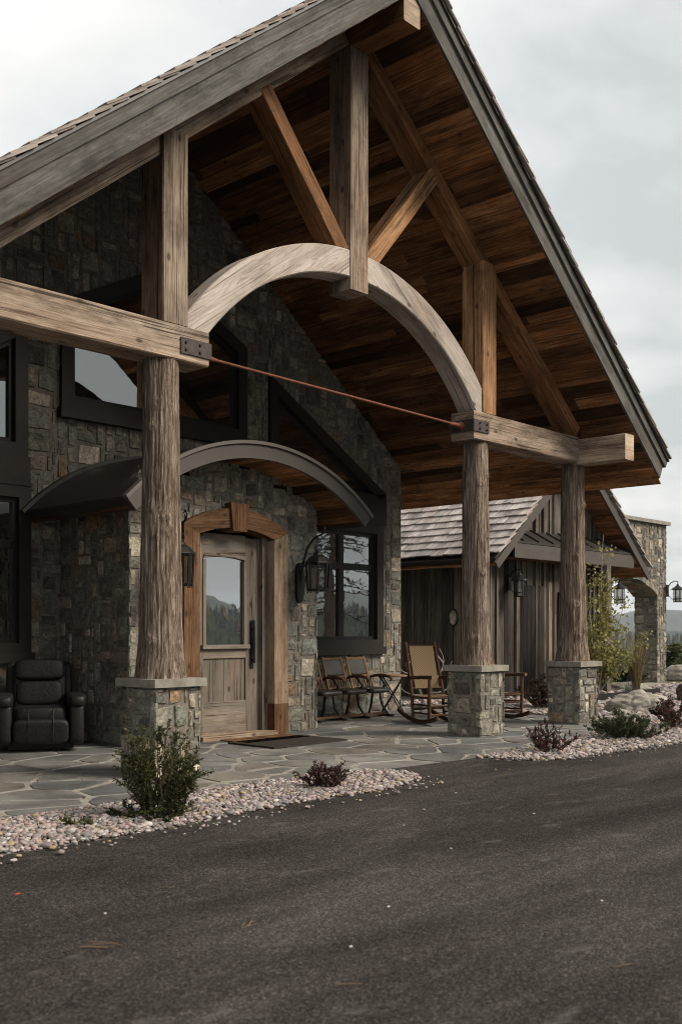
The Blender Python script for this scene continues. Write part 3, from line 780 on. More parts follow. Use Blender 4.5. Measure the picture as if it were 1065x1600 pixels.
for sgn in (1, -1):
    X = lambda a: CX+sgn*a
    def order(p): return p if sgn > 0 else [(x, z) for x, z in p][::-1]
    lodge_window('window', order([(X(1.98), 1.06), (X(4.55), 1.06), (X(4.55), 3.08), (X(1.98), 3.08)]), [X(2.75), X(3.60)], [2.38])
    lodge_window('upper_window', order([(X(2.02), 3.44), (X(4.62), 3.44), (X(4.62), 3.60), (X(2.02), 5.10)]), [], [], casing=.15, sill=False)
    hb = MB(); xa = min(X(1.98), X(4.62)); hb.box((xa, YW-.05, 3.085), (2.64, 0, 0), (0, .1, 0), (0, 0, .35)); hp(hb, 'head_beam', 'bronze', bevel=.004)
lodge_window('gable_window', [(CX-1.52, 4.09), (CX+1.52, 4.09), (CX+1.52, 5.43), (CX, 6.20), (CX-1.52, 5.43)], [CX], [], casing=.15, peak=True)

# --- entrance vestibule: front and two side walls, arched door in the front
VX0, VX1 = CX-1.56, CX+1.56
DX = 8.81
def archz(x, half, zs, zc):   # segmental arch
    r = (half*half+(zc-zs)**2)/(2*(zc-zs)); d = min(abs(x-DX), half); return zc-r+math.sqrt(max(0, r*r-d*d))
def canopy_in(x):  # underside of barrel canopy
    d = min(abs(x-CX), 2.4); return 3.62-2.95+math.sqrt(2.95**2-d*d)-.16
w = MB()
def vm(u, v):
    x = VX0+u
    return v < canopy_in(x)+.08 and not (abs(x-DX) < .80 and v < archz(x, .84, 2.63, 2.86)-.04)
ashlar(w, (VX0, YV+.03, 0), (1, 0, 0), (0, 0, 1), VX1-VX0, 3.7, rng, vm, g=.066)
ashlar(w, (VX0+.03, YW+.02, 0), (0, -1, 0), (0, 0, 1), YW-YV+.02, 3.05, rng, None, g=.066)
ashlar(w, (VX1-.03, YV, 0), (0, 1, 0), (0, 0, 1), YW-YV, 3.05, rng, None, g=.066)
hp(w, 'vestibule_wall', 'stone')
c = MB()
c.prism([(VX0+.03, 0), (DX-.70, 0), (DX-.70, 3.2), (VX0+.03, 3.1)], YV+.03, YV+.3); c.prism([(DX+.70, 0), (VX1-.03, 0), (VX1-.03, 3.1), (DX+.70, 3.2)], YV+.03, YV+.3)
c.prism([(DX-.70, 2.62), (DX+.70, 2.62), (DX+.70, 3.4), (DX-.70, 3.4)], YV+.03, YV+.3)
c.box((VX0+.03, YV+.3, 0), (0, YW-YV-.3, 0), (.25, 0, 0), (0, 0, 3.1)); c.box((VX1-.28, YV+.3, 0), (0, YW-YV-.3, 0), (.25, 0, 0), (0, 0, 3.1))
hp(c, 'mortar_backing', 'mortar')

# door frame: heavy jambs, arched head with keystone, dark plinth blocks
fr = MB(); v0 = rv(rng)
NSEG = 20
def headpart(xa, xb, var):
    for k in range(NSEG):
        x0, x1 = xa+(xb-xa)*k/NSEG, xa+(xb-xa)*(k+1)/NSEG
        zi = lambda x: archz(x, .62, 2.52, 2.63)
        zo = lambda x: archz(x, .86, 2.63, 2.87)
        def lo(x): return zi(x) if abs(x-DX) <= .62 else 2.52+(abs(x-DX)-.62)*.42
        fr.prism([(x0, lo(x0)), (x1, lo(x1)), (x1, zo(x1)), (x0, zo(x0))], YV-.07, YV+.24, var=var, uvdir=(1, -.1 if xa > DX else .1))
headpart(DX-.86, DX-.09, (.2, .4, .1)); headpart(DX+.09, DX+.86, (.35, .6, .8))
for s_ in (-1,):
    fr.prism([(DX-.86, 0), (DX-.62, 0), (DX-.62, 2.52), (DX-.86, 2.625)], YV-.07, YV+.24, uvdir=(0, 1), var=(.1, .3, .6))
dfm = hp(fr, 'door_frame', 'doorframe', bevel=.004)
j = MB(); j.prism([(DX+.62, .40), (DX+.86, .40), (DX+.86, 2.615), (DX+.62, 2.51)], YV-.07, YV+.24, uvdir=(0, 1), var=(.4, .2, .9)); hp(j, 'pale_jamb', 'jamb', dfm, bevel=.004)
k_ = MB(); k_.prism([(DX-.115, 2.585), (DX+.115, 2.585), (DX+.15, 2.935), (DX-.15, 2.935)], YV-.105, YV+.2, uvdir=(0, 1), var=(.5, .3, .2)); hp(k_, 'keystone', 'doorframe', dfm, bevel=.006)
pl = MB(); pl.box((DX+.618, YV-.074, 0), (0, 0, .40), (.244, 0, 0), (0, .30, 0), var=(.05, .1, .7)); hp(pl, 'plinth_block', 'doorframe', dfm, bevel=.004); pl = MB(); pl.box((DX-.87, YV-.08, 0), (0, 0, .2), (.26, 0, 0), (0, .3, 0), var=(.05, .6, .7)); hp(pl, 'plinth_block', 'doorframe', dfm, bevel=.004)
# inner stop and threshold
st = MB()
st.box((DX+.53, YV+.06, 0), (0, 0, 2.56), (.092, 0, 0), (0, .18, 0), var=(.5, .2, .4)); st.box((DX-.622, YV+.06, 0), (0, 0, 2.56), (.06, 0, 0), (0, .18, 0), var=(.3, .8, .4)); hp(st, 'door_stop', 'door', dfm)
th = MB(); th.box((DX-.62, YV-.13, .0), (1.24, 0, 0), (0, .36, 0), (0, 0, .06), var=(.6, .4, .3)); hp(th, 'threshold', 'jamb', dfm, bevel=.008)
# the door leaf
dr = MB(); YD = YV+.13
def dtop(x): return archz(x, .60, 2.52, 2.62)
GX0, GX1, GZ0, GZ1 = DX-.40, DX+.30, 1.17, 2.30
dr.box((DX-.56, YD, .06), (0, 0, 2.47), (.16, 0, 0), (0, .06, 0), var=(.3, .1, .2)); dr.box((GX1, YD, .06), (0, 0, 2.47), (.23, 0, 0), (0, .06, 0), var=(.45, .7, .2))
for kx in range(8):
    x0 = GX0+(GX1-GX0)*kx/8; x1 = GX0+(GX1-GX0)*(kx+1)/8; gz = lambda x: archz(x-.0, .40, 2.24, 2.33) if True else 0
    dr.prism([(x0, archz(x0+.05, .40, 2.275, 2.32)), (x1, archz(x1+.05, .40, 2.275, 2.32)), (x1, 2.56), (x0, 2.56)], YD+.001, YD+.058, var=(.5, .5, .1), uvdir=(1, .05))
dr.box((GX0, YD+.001, 1.0), (GX1-GX0, 0, 0), (0, .058, 0), (0, 0, .17), var=(.6, .15, .8))
dr.box((GX0, YD+.001, .06), (GX1-GX0, 0, 0), (0, .058, 0), (0, 0, .40), var=(.75, .9, .3))
for k in range(4):
    x0 = GX0+(GX1-GX0)*k/4; dr.box((x0+.003, YD+.022, .46), (0, 0, .54), ((GX1-GX0)/4-.006, 0, 0), (0, .03, 0), var=(.15+.15*k, rng.random(), rng.random()))
door = hp(dr, 'door', 'door', bevel=.003)
gl = MB(); gl.box((GX0+.0, YD+.03, GZ0), (0, 0, 1.16), (GX1-GX0, 0, 0), (0, .008, 0)); hp(gl, 'pane', 'doorglass', door)
md = MB()
md.box((GX0-.01, YD-.012, 1.165), (0, 0, 1.07), (.045, 0, 0), (0, .04, 0), var=(.8, .2, .3)); md.box((GX1-.035, YD-.012, 1.165), (0, 0, 1.07), (.045, 0, 0), (0, .04, 0), var=(.85, .4, .3))
for kx in range(8):
    x0 = GX0+(GX1-GX0)*kx/8; x1 = GX0+(GX1-GX0)*(kx+1)/8
    z_ = lambda x: archz(x+.05, .40, 2.275, 2.32)
    md.prism([(x0, z_(x0)-.045), (x1, z_(x1)-.045), (x1, z_(x1)+.004), (x0, z_(x0)+.004)], YD-.012, YD+.028, var=(.8, .6, .2))
md.box((GX0-.04, YD-.045, 1.12), (GX1-GX0+.08, 0, 0), (0, .075, 0), (0, 0, .05), var=(.9, .3, .6)); hp(md, 'glazing_bead', 'door', door, bevel=.003)
hd = MB(); hx, hy = GX1+.10, YD-.05
hd.box((hx-.028, YD-.012, .86), (0, 0, .62), (.056, 0, 0), (0, .014, 0)); hd.lathe((hx, hy, .93), [(.012, 0), (.02, .03), (.014, .09), (.022, .22), (.022, .30), (.014, .42), (.02, .46), (.011, .50), (.02, .53), (.001, .57)], 10)
for z in (.97, 1.36): hd.tube([(hx, YD, z), (hx, hy, z)], .011, 8)
hp(hd, 'handle', 'iron', door, smooth=True)

# --- barrel canopy over the entrance
YC0 = 9.36
RC = 2.95; ZC0 = 3.62-RC
def arcpt(r, a): return (CX+r*math.sin(a), ZC0+r*math.cos(a))
A1 = math.asin(1.945/RC); A0 = -math.asin(2.045/RC); NA = 36
def arcsheet(mb, r0, r1, y0, y1, a0=A0, a1=A1, n=NA, var=(.5,.5,.5)):
    for k in range(n):
        t0, t1 = a0+(a1-a0)*k/n, a0+(a1-a0)*(k+1)/n
        mb.prism([arcpt(r0, t0), arcpt(r0, t1), arcpt(r1, t1), arcpt(r1, t0)], y0, y1, var=var)
cf = MB(); arcsheet(cf, RC-.20, RC-.035, YC0, YC0+.045); can = hp(cf, 'canopy', 'arcfascia')
ce = MB(); arcsheet(ce, RC-.03, RC+.01, YC0-.03, YC0+.05, A0-.004, A1+.004); hp(ce, 'edge_trim', plain('grey_drip_edge', (.14, .122, .107), .5, .4), can)
cr2 = MB(); arcsheet(cr2, RC-.035, RC-.005, YC0+.05, YW+.02)
arcsheet(cr2, RC-.004, RC+.04, YW-.09, YW+.0, A0-.02, A1+.02)
hp(cr2, 'canopy_roof', 'metal_roof', can)
cs = MB()
nb = 22
for k in range(nb):
    a0 = A0+(A1-A0)*k/nb; a1_ = a0+(A1-A0)/nb-.002; v = rv(rng); q = [arcpt(RC-.18, a0), arcpt(RC-.18, a1_), arcpt(RC-.14, a1_), arcpt(RC-.14, a0)]
    cs.box((q[0][0], YC0+.045, q[0][1]), (0, YW-YC0-.05, 0), (q[1][0]-q[0][0], 0, q[1][1]-q[0][1]), (q[3][0]-q[0][0], 0, q[3][1]-q[0][1]), var=v)
hp(cs, 'canopy_soffit', 'soffit', can)
for s_ in (-1, 1):
    eb = MB()
    xe, ze = arcpt(RC-.035, A1 if s_ > 0 else A0); xi, zi = arcpt(RC-.20, A1 if s_ > 0 else A0)
    eb.prism([(xi, zi), (xe, ze), (xe-s_*.05, ze+.045), (xi-s_*.05, zi+.045)], YC0+.045, YW)
    hp(eb, 'eave_board', 'bronze', can)

# --- porch roof: soffit boards, rakes, shakes
sf = MB()
YF = 7.07
th_ = math.atan(SL); dirs = {1: Vector((math.cos(th_), 0, -math.sin(th_))), -1: Vector((-math.cos(th_), 0, -math.sin(th_)))}
SLEN = 5.80/math.cos(th_)
for sgn in (1, -1):
    d = dirs[sgn]; nrm = Vector((sgn*math.sin(th_), 0, math.cos(th_))); s_ = 0.0
    while s_ < SLEN-.02:
        wd = min(rng.choice((.115, .14, .165, .19, .21)), SLEN-s_); y = YF+.03-rng.uniform(0, 1.4)
        tone_row = rng.random()
        while y < 15.5:
            L = rng.uniform(1.0, 3.2); y0 = max(y, YF+.03); y1 = min(y+L, 15.5); y += L
            if y1-y0 < .02: continue
            o = Vector((CX, y0, 8.14))+d*(s_+.0015)+nrm*rng.uniform(-.004, .004)
            sf.box(o, (0, y1-y0-.002, 0), d*(wd-.003), nrm*.02, var=(min(1, max(0, rng.betavariate(1.1, 1.3))), rng.random(), rng.random()))
        s_ += wd
roof = hp(sf, 'porch_soffit', 'soffit')
fa = MB(); dk = MB(); tr_ = MB()
EX = 5.72
for sgn in (1, -1):
    def P(dx, off): # off = vertical offset above soffit line
        return (CX+sgn*dx, 8.15-SL*dx+off)
    cut = .27*math.sin(th_)*math.cos(th_)
    cu2 = .40*math.sin(th_)*math.cos(th_)
    fa.prism([P(0, 0), P(EX, 0), P(EX+cut, .27+SL*cut-.0), P(0, .27)], YF, YF+.045, var=(.5, .3 if sgn > 0 else .8, .4), uvdir=(sgn, -SL))
    tr_.prism([P(0, .265), P(EX+cut-.01, .265+SL*0+.0), P(EX+cut+.045, .40), P(0, .40)], YF-.03, YF+.045, var=(.5, .6, .2+.3*sgn), uvdir=(sgn, -SL))
    # dark drip line between rake board and shakes, roof deck behind
    tr_.prism([P(0, .40), P(EX+cut+.05, .40), P(EX+cut+.06, .43), P(0, .43)], YF-.055, YF+.05, var=(.5, .1, .7), mi=1)
    dk.prism([P(0, .05), P(EX+.02, .05), P(EX+.15, .42), P(0, .42)], YF+.05, 19.5)
    # eave board along the low edge
    xe = CX+sgn*EX; ze = 8.15-SL*EX; evb = MB()
    evb.box((xe, YF+.045, ze), (0, 12.4, 0), (sgn*cut, 0, .27+.0), (sgn*.04, 0, -.03), var=(.3, .3, .9)); hp(evb, 'eave_board', 'fascia', roof)
hp(fa, 'rake_board', 'fascia', roof)
hp(tr_, 'rake_trim', ['fascia', 'metal_roof'], roof)
hp(dk, 'roof_deck', 'metal_roof', roof)
sh = MB()
for sgn in (1, -1):
    d = dirs[sgn]; nrm = Vector((sgn*math.sin(th_), 0, math.cos(th_)))
    n = int((SLEN+.25)/.215)
    for k in range(n):
        s1 = .05+(k+1)*.215; y = YF-.085+rng.uniform(-.012, .012)
        while y < YF+1.3:
            wd = rng.uniform(.11, .2); y1 = y+wd-.006
            lift = .030+rng.uniform(0, .006); s0 = s1-.47
            base = Vector((CX, 0, 8.15+.43))
            o = base+d*s0+Vector((0, y, 0)); a = d*(s1-s0)+nrm*lift
            if s0 < 0: o = base+Vector((0, y, 0))+nrm*.0; a = d*s1+nrm*lift
            sh.box(o, a, (0, wd-.006, 0), nrm*.019, var=rv(rng)); y += wd
        sh.box(Vector((CX, YF+1.3, 8.58))+d*max(0, s1-.3), d*.3+nrm*.025, (0, 11, 0), nrm*.018, var=rv(rng))
    # ridge caps
for k in range(30):
    y = YF-.09+k*.22
    for sgn in (1, -1): sh.box((CX, y, 8.66+.01*(k % 2)), (0, .3, -.02), dirs[sgn]*.16, (0, 0, .02), var=rv(rng))
hp(sh, 'roof_shakes', 'shake', roof)

# --- exposed timbers
def part_timber(name, mat, p0, p1, up, w_, d_, parent=None, end=None, jit=.003):
    mb = MB(); mb.timber(p0, p1, up, w_, d_, rng, endmi=1 if end else None, jit=jit)
    return hp(mb, name, [mat, end] if end else mat, parent)
part_timber('ridge_beam', 't_brown', (CX, YF+.02, 7.99), (CX, YW+.02, 7.99), (0, 0, 1), .27, .38, end='t_end')
for sgn in (1, -1): part_timber('eave_purlin', 't_grey', (CX+sgn*4.83, YF+.02 if sgn > 0 else 7.55, 3.92), (CX+sgn*4.83, YT+.22, 3.92), (0, 0, 1), .25, .36, end='t_end')
# tie beams at the sides, butting the purlins
part_timber('tie_beam', 't_grey', (CX-4.70, YT, 4.045), (6.58, YT, 4.045), (0, 0, 1), .36, .33)
part_timber('tie_beam', 't_grey', (10.91, YT, 3.95), (CX+4.70, YT, 3.95), (0, 0, 1), .36, .36)
YP = YT
part_timber('king_post', 't_grey', (CX, YP, 5.12), (CX, YP, 7.80), (0, 1, 0), .29, .34)
part_timber('queen_post', 't_grey', (6.19, YP, 4.215), (6.19, YP, 6.02), (0, 1, 0), .30, .34)
part_timber('queen_post', 't_warm', (11.275, YP, 4.135), (11.275, YP, 6.08), (0, 1, 0), .30, .34)
for sgn, mt in ((1, 't_brown'), (-1, 't_grey')):   # principal rafters under the soffit
    d = dirs[sgn]; nr = Vector((sgn*math.sin(th_), 0, math.cos(th_)))
    a = Vector((CX, YT+.02, 7.94))+d*.17+nr*.085; b = Vector((CX, YT+.02, 7.94))+d*(4.72/math.cos(th_))+nr*.085
    part_timber('rafter', mt, a, b, nr, .31, .17)
for sgn, mt in ((-1, 't_brown'), (1, 't_warm')):
    part_timber('strut', mt, (CX+sgn*.22, YT-.01, 5.52), (CX+sgn*1.40, YT-.01, 6.88), (sgn*-1, 0, .87), .26, .20)
# arched braces: two curved timbers between the posts
def arch_piece(name, a0, a1):
    mb = MB(); n = 26; v = rv(rng); R0, R1, zc = 2.75, 3.05, 2.51; y0, y1 = YT-.15, YT+.13; rows = []
    prof = [(R0, y0+.012), (R0+.012, y0), (R1-.012, y0), (R1, y0+.012), (R1, y1-.012), (R1-.012, y1), (R0+.012, y1), (R0, y1-.012)]
    per = [0]
    for i in range(8): per.append(per[-1]+math.dist(prof[i], prof[(i+1) % 8]))
    for k in range(n+1):
        a = a0+(a1-a0)*k/n; e = .006*noise.noise((a*6, 3.3, a1))
        rows.append([(CX+(r+e)*math.sin(a), y+e*.5, zc+(r+e)*math.cos(a)) for r, y in prof])
    # straight sawn grain that the curve cuts across
    b = len(mb.v)
    for r in rows: mb.v += r
    for i in range(n):
        for j in range(8):
            k = (j+1) % 8; idx = (b+i*8+j, b+i*8+k, b+(i+1)*8+k, b+(i+1)*8+j); mb.f.append(idx); mb.c.append(v); mb.mi.append(0)
            if j in (1, 5):
                sl = .62 if a0+a1 > 0 else -.62
                def uvp(q): x, y, z = mb.v[q]; return (x*.85-z*sl, z*.85+x*sl)
                mb.uv.append([uvp(q) for q in idx])
            else: mb.uv.append([(2.9*(a0+(a1-a0)*i/n), per[j]), (2.9*(a0+(a1-a0)*i/n), per[j+1]), (2.9*(a0+(a1-a0)*(i+1)/n), per[j+1]), (2.9*(a0+(a1-a0)*(i+1)/n), per[j])])
    mb.face(rows[0][::-1], None, v); mb.face(rows[-1], None, v)
    return hp(mb, name, 't_pale')
arch_piece('arched_brace', -math.asin(2.41/2.85)+.02, -.047)
arch_piece('arched_brace', .047, math.asin(2.36/2.85)-.005)
# steel plates, bolts and the tie rod
for x0, x1, z in ((6.235, 6.60, 4.025), (10.89, 11.22, 3.945)):
    pm = MB(); pm.box((x0, YT-.197, z-.075), (x1-x0, 0, 0), (0, .014, 0), (0, 0, .15)); pm.box((x0, YT+.183, z-.075), (x1-x0, 0, 0), (0, .014, 0), (0, 0, .15))
    xe = x1 if x0 < CX else x0; pm.box((xe-.007, YT-.19, z-.075), (0, .385, 0), (.014, 0, 0), (0, 0, .15))
    po = hp(pm, 'tie_plate', 'plate', bevel=.003)
    for fx in (.16, .62):
        for dz in (-.035, .035):
            xx = x0+(x1-x0)*fx if x0 < CX else x1-(x1-x0)*fx
            bt = MB(); bt.tube([(xx, YT-.21, z+dz), (xx, YT-.196, z+dz)], .014, 6); hp(bt, 'bolt', 'iron', po)
rd = MB()
rd.tube([(6.74, YT-.0, 4.02), (10.75, YT, 3.95)], .0155, 10)
for x, z, s_ in ((6.60, 4.022, 1), (10.89, 3.946, -1)):
    rd.tube([(x, YT, z), (x+s_*.03, YT, z), (x+s_*.06, YT, z), (x+s_*.16, YT, z-.002*s_), (x+s_*.24, YT, z-.004)], [.055, .055, .035, .026, .017], 10)
hp(rd, 'tie_rod', 'rust', smooth=True)

# --- log columns on stone piers
def log_column(x, ztop, r0, r1, seed, pier=.56):
    rg = random.Random(seed); NS, NR = 132, 190; z0 = .90; rows = []
    kn = [(rg.uniform(3.3, 5.6), rg.uniform(z0+.3, ztop-.3), rg.uniform(.03, .05), rg.uniform(.014, .030)) for _ in range(8)]
    lean = (rg.uniform(-.012, .012), rg.uniform(-.01, .01))
    for i in range(NR+1):
        t = i/NR; z = z0+(ztop-z0)*t; rr = r1+(r0-r1)*(1-t)**1.5+.035*max(0, 1-t*6)**2
        row = []
        for k in range(NS):
            a = 2*math.pi*k/NS; ca, sa = math.cos(a), math.sin(a)
            wz = z*.8+.25*noise.noise((ca*2+seed, sa*2, z*.9))
            f1 = noise.noise((ca*5.2+seed, sa*5.2, wz*.6)); f2 = noise.noise((ca*12+seed, sa*12, wz*1.5+7)); f3 = noise.noise((ca*22, sa*22+seed, wz*5))
            rid = (.6-math.exp(-abs(f1)*8))*.013+(.5-math.exp(-abs(f2)*7))*.011+f3*.006
            fl = .012*noise.noise((ca*1.3+seed, sa*1.3, z*.5))
            e = 0
            for ka, kz, kr, kh in kn:
                da = (a-ka)*rr; dz = z-kz; q = (da*da+dz*dz)/(kr*kr)
                if q < 6: e += kh*math.exp(-q)*(1-.9*math.exp(-q*7))
            R = rr+rid+fl+e
            row.append((x+lean[0]*(z-z0)/3+R*ca, YT+lean[1]*(z-z0)/3+R*sa, z))
        rows.append(row)
    mb = MB(); mb.grid(rows, closed=True); mb.face(rows[-1])
    o = hp(mb, 'log_column', 'bark', smooth=True)
    pr = MB(); h = pier/2; r2 = random.Random(seed+9)
    for O, U in (((x-h, YT-h+.03, 0), (1, 0, 0)), ((x+h-.03, YT-h, 0), (0, 1, 0)), ((x+h, YT+h-.03, 0), (-1, 0, 0)), ((x-h+.03, YT+h, 0), (0, -1, 0))):
        ashlar(pr, O, U, (0, 0, 1), pier, .83, r2, g=.055, wr=(2, 5), hr=(2, 4), depth=.015, gap=.008)
    pi = hp(pr, 'stone_pier', 'stone', o)
    co = MB(); co.cbox((x, YT, .415), (pier-.06, pier-.06, .83)); hp(co, 'mortar_core', 'mortar', o)
    cp = MB(); n = 12; q = h+.024
    cp.cbox((x, YT, .866), (2*q, 2*q, .075)); hp(cp, 'pier_cap', 'cap', o, bevel=.008)
log_column(6.15, 3.89, .205, .160, 1)
log_column(11.2, 3.78, .185, .150, 2)
log_column(13.62, 3.75, .205, .155, 3)
log_column(2*CX-13.62, 3.75, .205, .155, 4)

# --- unseen side wing, added left of the porch to block sky light
wg = MB(); rw = random.Random(91); yy = 8.3
WX = 2.35
for (ox, oy, ux, uy, L) in ((WX, 8.3, 0, 1, 9.0), (-9.0, 8.3, 1, 0, 11.35)):
    d_ = 0
    while d_ < L-.02:
        wd = min(rw.uniform(.16, .28), L-d_); wg.box((ox+ux*(d_+.004), oy+uy*(d_+.004), 0), (0, 0, 4.6), (ux*(wd-.008), uy*(wd-.008), 0), (-uy*.05, ux*.05, 0), var=rv(rw)); d_ += wd
hp(wg, 'added_wing_wall', 'barn')
wr_ = MB(); wr_.prism([(7.4, 4.35), (12.8, 8.0), (18.2, 4.35), (18.2, 4.6), (12.8, 8.3), (7.4, 4.6)], -9.6, 2.95, axis='X'); hp(wr_, 'added_wing_roof', 'metal_roof')
wgb = MB(); wgb.prism([(8.3, 4.6), (17.3, 4.6), (12.8, 7.7)], WX-.06, WX-.01, axis='X', uvdir=(0, 1)); hp(wgb, 'added_wing_gable', 'barn')
# ------------------------------------------------------------------ plank outbuilding beyond the porch
GB = (19.05, 11.6, 0); GCX = 19.05; GS = .82; GY = 11.6; GF = 11.0; GH = 2.36
barn = thing('plank_outbuilding', 'weathered board and batten outbuilding with a shake roof behind the porch columns', 'outbuilding', GB)
def gp(mb, name, mat, parent=None, smooth=False, bevel=0): return hp(mb, name, mat, parent or barn, smooth, bevel, GB)
def gso(x): return 4.93-GS*abs(x-GCX)
gw = MB(); r3 = random.Random(21)
x = GCX-GH
while x < GCX+GH-.02:
    wd = min(r3.uniform(.15, .30), GCX+GH-x); zt = gso(x+wd/2)-.02
    dpt = r3.uniform(.0, .035)
    gw.box((x+.004, GY-dpt, -.05), (0, 0, zt+.15), (wd-.008, 0, 0), (0, .05, 0), var=rv(r3))
    if r3.random() < .6: gw.box((x-.028, GY-dpt-.045, -.05), (0, 0, zt+.12), (.056, 0, 0), (0, .045, 0), var=(r3.uniform(.6, 1), r3.random(), r3.random()))
    x += wd
y = GY
while y < 19:
    wd = r3.uniform(.15, .28); gw.box((GCX-GH+r3.uniform(-.02, 0), y+.004, -.05), (0, 0, 2.97), (0, wd-.008, 0), (.05, 0, 0), var=(r3.uniform(0, .6), r3.random(), r3.random()))
    if r3.random() < .5: gw.box((GCX-GH-.035, y-.028, -.05), (0, 0, 2.97), (0, .056, 0), (.03, 0, 0), var=(r3.uniform(.1, .7), r3.random(), r3.random()))
    y += wd
gw.box((GCX+GH-.05, GY, -.05), (0, 7.4, 0), (.05, 0, 0), (0, 0, 2.97), var=(.4, .2, .1))
gwall = gp(gw, 'plank_wall', 'barn')
cp_ = MB()
for xx, yy, v in ((GCX-GH-.06, GY-.06, .95), (GCX-GH-.045, 12.25, .9)): cp_.box((xx, yy, -.05), (0, 0, 2.95), (.05, 0, 0), (0, .17, 0), var=(v, .3, .4))
gp(cp_, 'corner_board', 'barn', gwall)
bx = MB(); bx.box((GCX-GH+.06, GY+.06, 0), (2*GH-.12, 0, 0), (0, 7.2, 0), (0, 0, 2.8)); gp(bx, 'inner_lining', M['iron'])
# door planks darkened in colour for the pent roof's shade, dark window beside them
dp = MB()
for k in range(6): dp.box((17.75+k*.15, GY-.06, 0), (0, 0, 2.25), (.143, 0, 0), (0, .05, 0), var=(.05+.06*k, r3.random(), .4))
gdoor = gp(dp, 'door', 'barn')
dt = MB(); dt.box((18.66, GY-.085, 0), (0, 0, 2.33), (.13, 0, 0), (0, .08, 0), var=(.9, .2, .4)); gp(dt, 'door_trim', 'jamb', gdoor)
wn = MB(); wn.box((19.10, GY-.07, 1.0), (.75, 0, 0), (0, .04, 0), (0, 0, 1.15)); wf = gp(wn, 'window', 'bronze')
wn = MB(); wn.box((19.16, GY-.085, 1.06), (.63, 0, 0), (0, .014, 0), (0, 0, 1.03)); gp(wn, 'pane', 'glass', wf)
po = MB(); po.box((20.08, GY-.62, 0), (0, 0, 2.73), (.16, 0, 0), (0, .16, 0), var=(.85, .3, .3)); gp(po, 'post', 'barn', bevel=.006)
fa = MB(); dk = MB(); sfg = MB(); shk = MB()
thg = math.atan(GS)
for sgn in (1, -1):
    P = lambda dx, off: (GCX+sgn*dx, 4.93-GS*dx+off)
    fa.prism([P(0, -.04), P(2.93, -.04), P(3.03, .15), P(0, .24)], GF, GF+.045, uvdir=(sgn, -GS), var=(.4, .3, .2+.4*sgn))
    dk.prism([P(0, .06), P(2.9, .06), P(3.0, .21), P(0, .21)], GF+.045, 19.2)
    d = Vector((sgn*math.cos(thg), 0, -math.sin(thg))); nr = Vector((sgn*math.sin(thg), 0, math.cos(thg))); L = 2.92/math.cos(thg)
    s_ = 0
    while s_ < L-.03:
        wd = min(r3.uniform(.13, .19), L-s_); sfg.box(Vector((GCX, GF+.05, 4.93))+d*s_, (0, 8, 0), d*(wd-.004), nr*.02, var=(r3.uniform(.3, 1), r3.random(), r3.random())); s_ += wd
    nco = int((L+.05)/.235)
    for k in range(nco+1):
        s1 = L+.07-k*.235; yy = GF-.05+r3.uniform(-.02, 0)
        while yy < (17.5 if sgn < 0 else 12.5):
            wd = r3.uniform(.11, .30); s0 = max(0, s1-.44)
            o = Vector((GCX, yy, 4.93+.235))+d*s0
            shk.box(o, d*(s1-s0+r3.uniform(-.012, .012))+nr*(.050+r3.uniform(0, .012)), (0, wd-.012, 0), nr*.026, var=rv(r3)); yy += wd
broof = gp(dk, 'roof', 'metal_roof'); gp(sfg, 'eave_soffit', 'soffit', broof); gp(shk, 'roof_shakes', 'shake_grey', broof)
gp(fa, 'rake_board', 'bronze_fascia' if 'bronze_fascia' in M else 'arcfascia', broof)
pr = MB()
pr.prism([(11.05, 3.0), (11.62, 3.32), (11.62, 3.36), (11.05, 3.04)], 16.75, 21.36, axis='X')
for k in range(9): pr.box((17.0+k*.53, 11.05, 3.042), (0, .57, .32), (.025, 0, 0), (0, -.012, .025))
pent = gp(pr, 'pent_roof', 'metal_roof')
pf = MB(); pf.box((16.72, 11.05, 2.72), (4.68, 0, 0), (0, .045, 0), (0, 0, .27), var=(.5, .4, .7)); gp(pf, 'pent_fascia', 'arcfascia', pent)
ps = MB()
for k in range(4): ps.box((16.75, 11.10+k*.125, 2.73), (4.6, 0, 0), (0, .126, 0), (0, 0, .02), var=rv(r3))
gp(ps, 'pent_soffit', 'soffit', pent)

# ------------------------------------------------------------------ stone wall with an arched opening
AB = (23.4, 12.1, 0); arch = thing('stone_archway', 'tall freestanding stone wall with an arched opening and a flat cap', 'stone arch', AB)
AX0, AX1, AY0, AY1 = 20.9, 25.20, 12.10, 12.76; OX0, OX1 = 21.75, 24.68; OC = (OX0+OX1)/2
def oz(x): return archz2(x)
def archz2(x):
    half = (OX1-OX0)/2; zs, zc = 2.22, 2.62; r = (half*half+(zc-zs)**2)/(2*(zc-zs)); d = min(abs(x-OC), half); return zc-r+math.sqrt(r*r-d*d)
aw = MB(); r4 = random.Random(31)
am = lambda u, v: not (OX0 < AX0+u < OX1 and v < archz2(AX0+u))
ashlar(aw, (AX0, AY0+.03, 0), (1, 0, 0), (0, 0, 1), AX1-AX0, 4.0, r4, am, g=.06)
ashlar(aw, (AX1-.03, AY0, 0), (0, 1, 0), (0, 0, 1), AY1-AY0, 4.0, r4, None, g=.06)
ashlar(aw, (OX1+.03, AY1, 0), (0, -1, 0), (0, 0, 1), AY1-AY0, 2.24, r4, None, g=.06)
ashlar(aw, (OX0-.03, AY0, 0), (0, 1, 0), (0, 0, 1), AY1-AY0, 2.24, r4, None, g=.06)
ashlar(aw, (AX1, AY1-.03, 0), (-1, 0, 0), (0, 0, 1), AX1-AX0, 4.0, r4, lambda u, v: am(AX1-AX0-u, v), g=.075)
na = 18   # stones of the arch underside
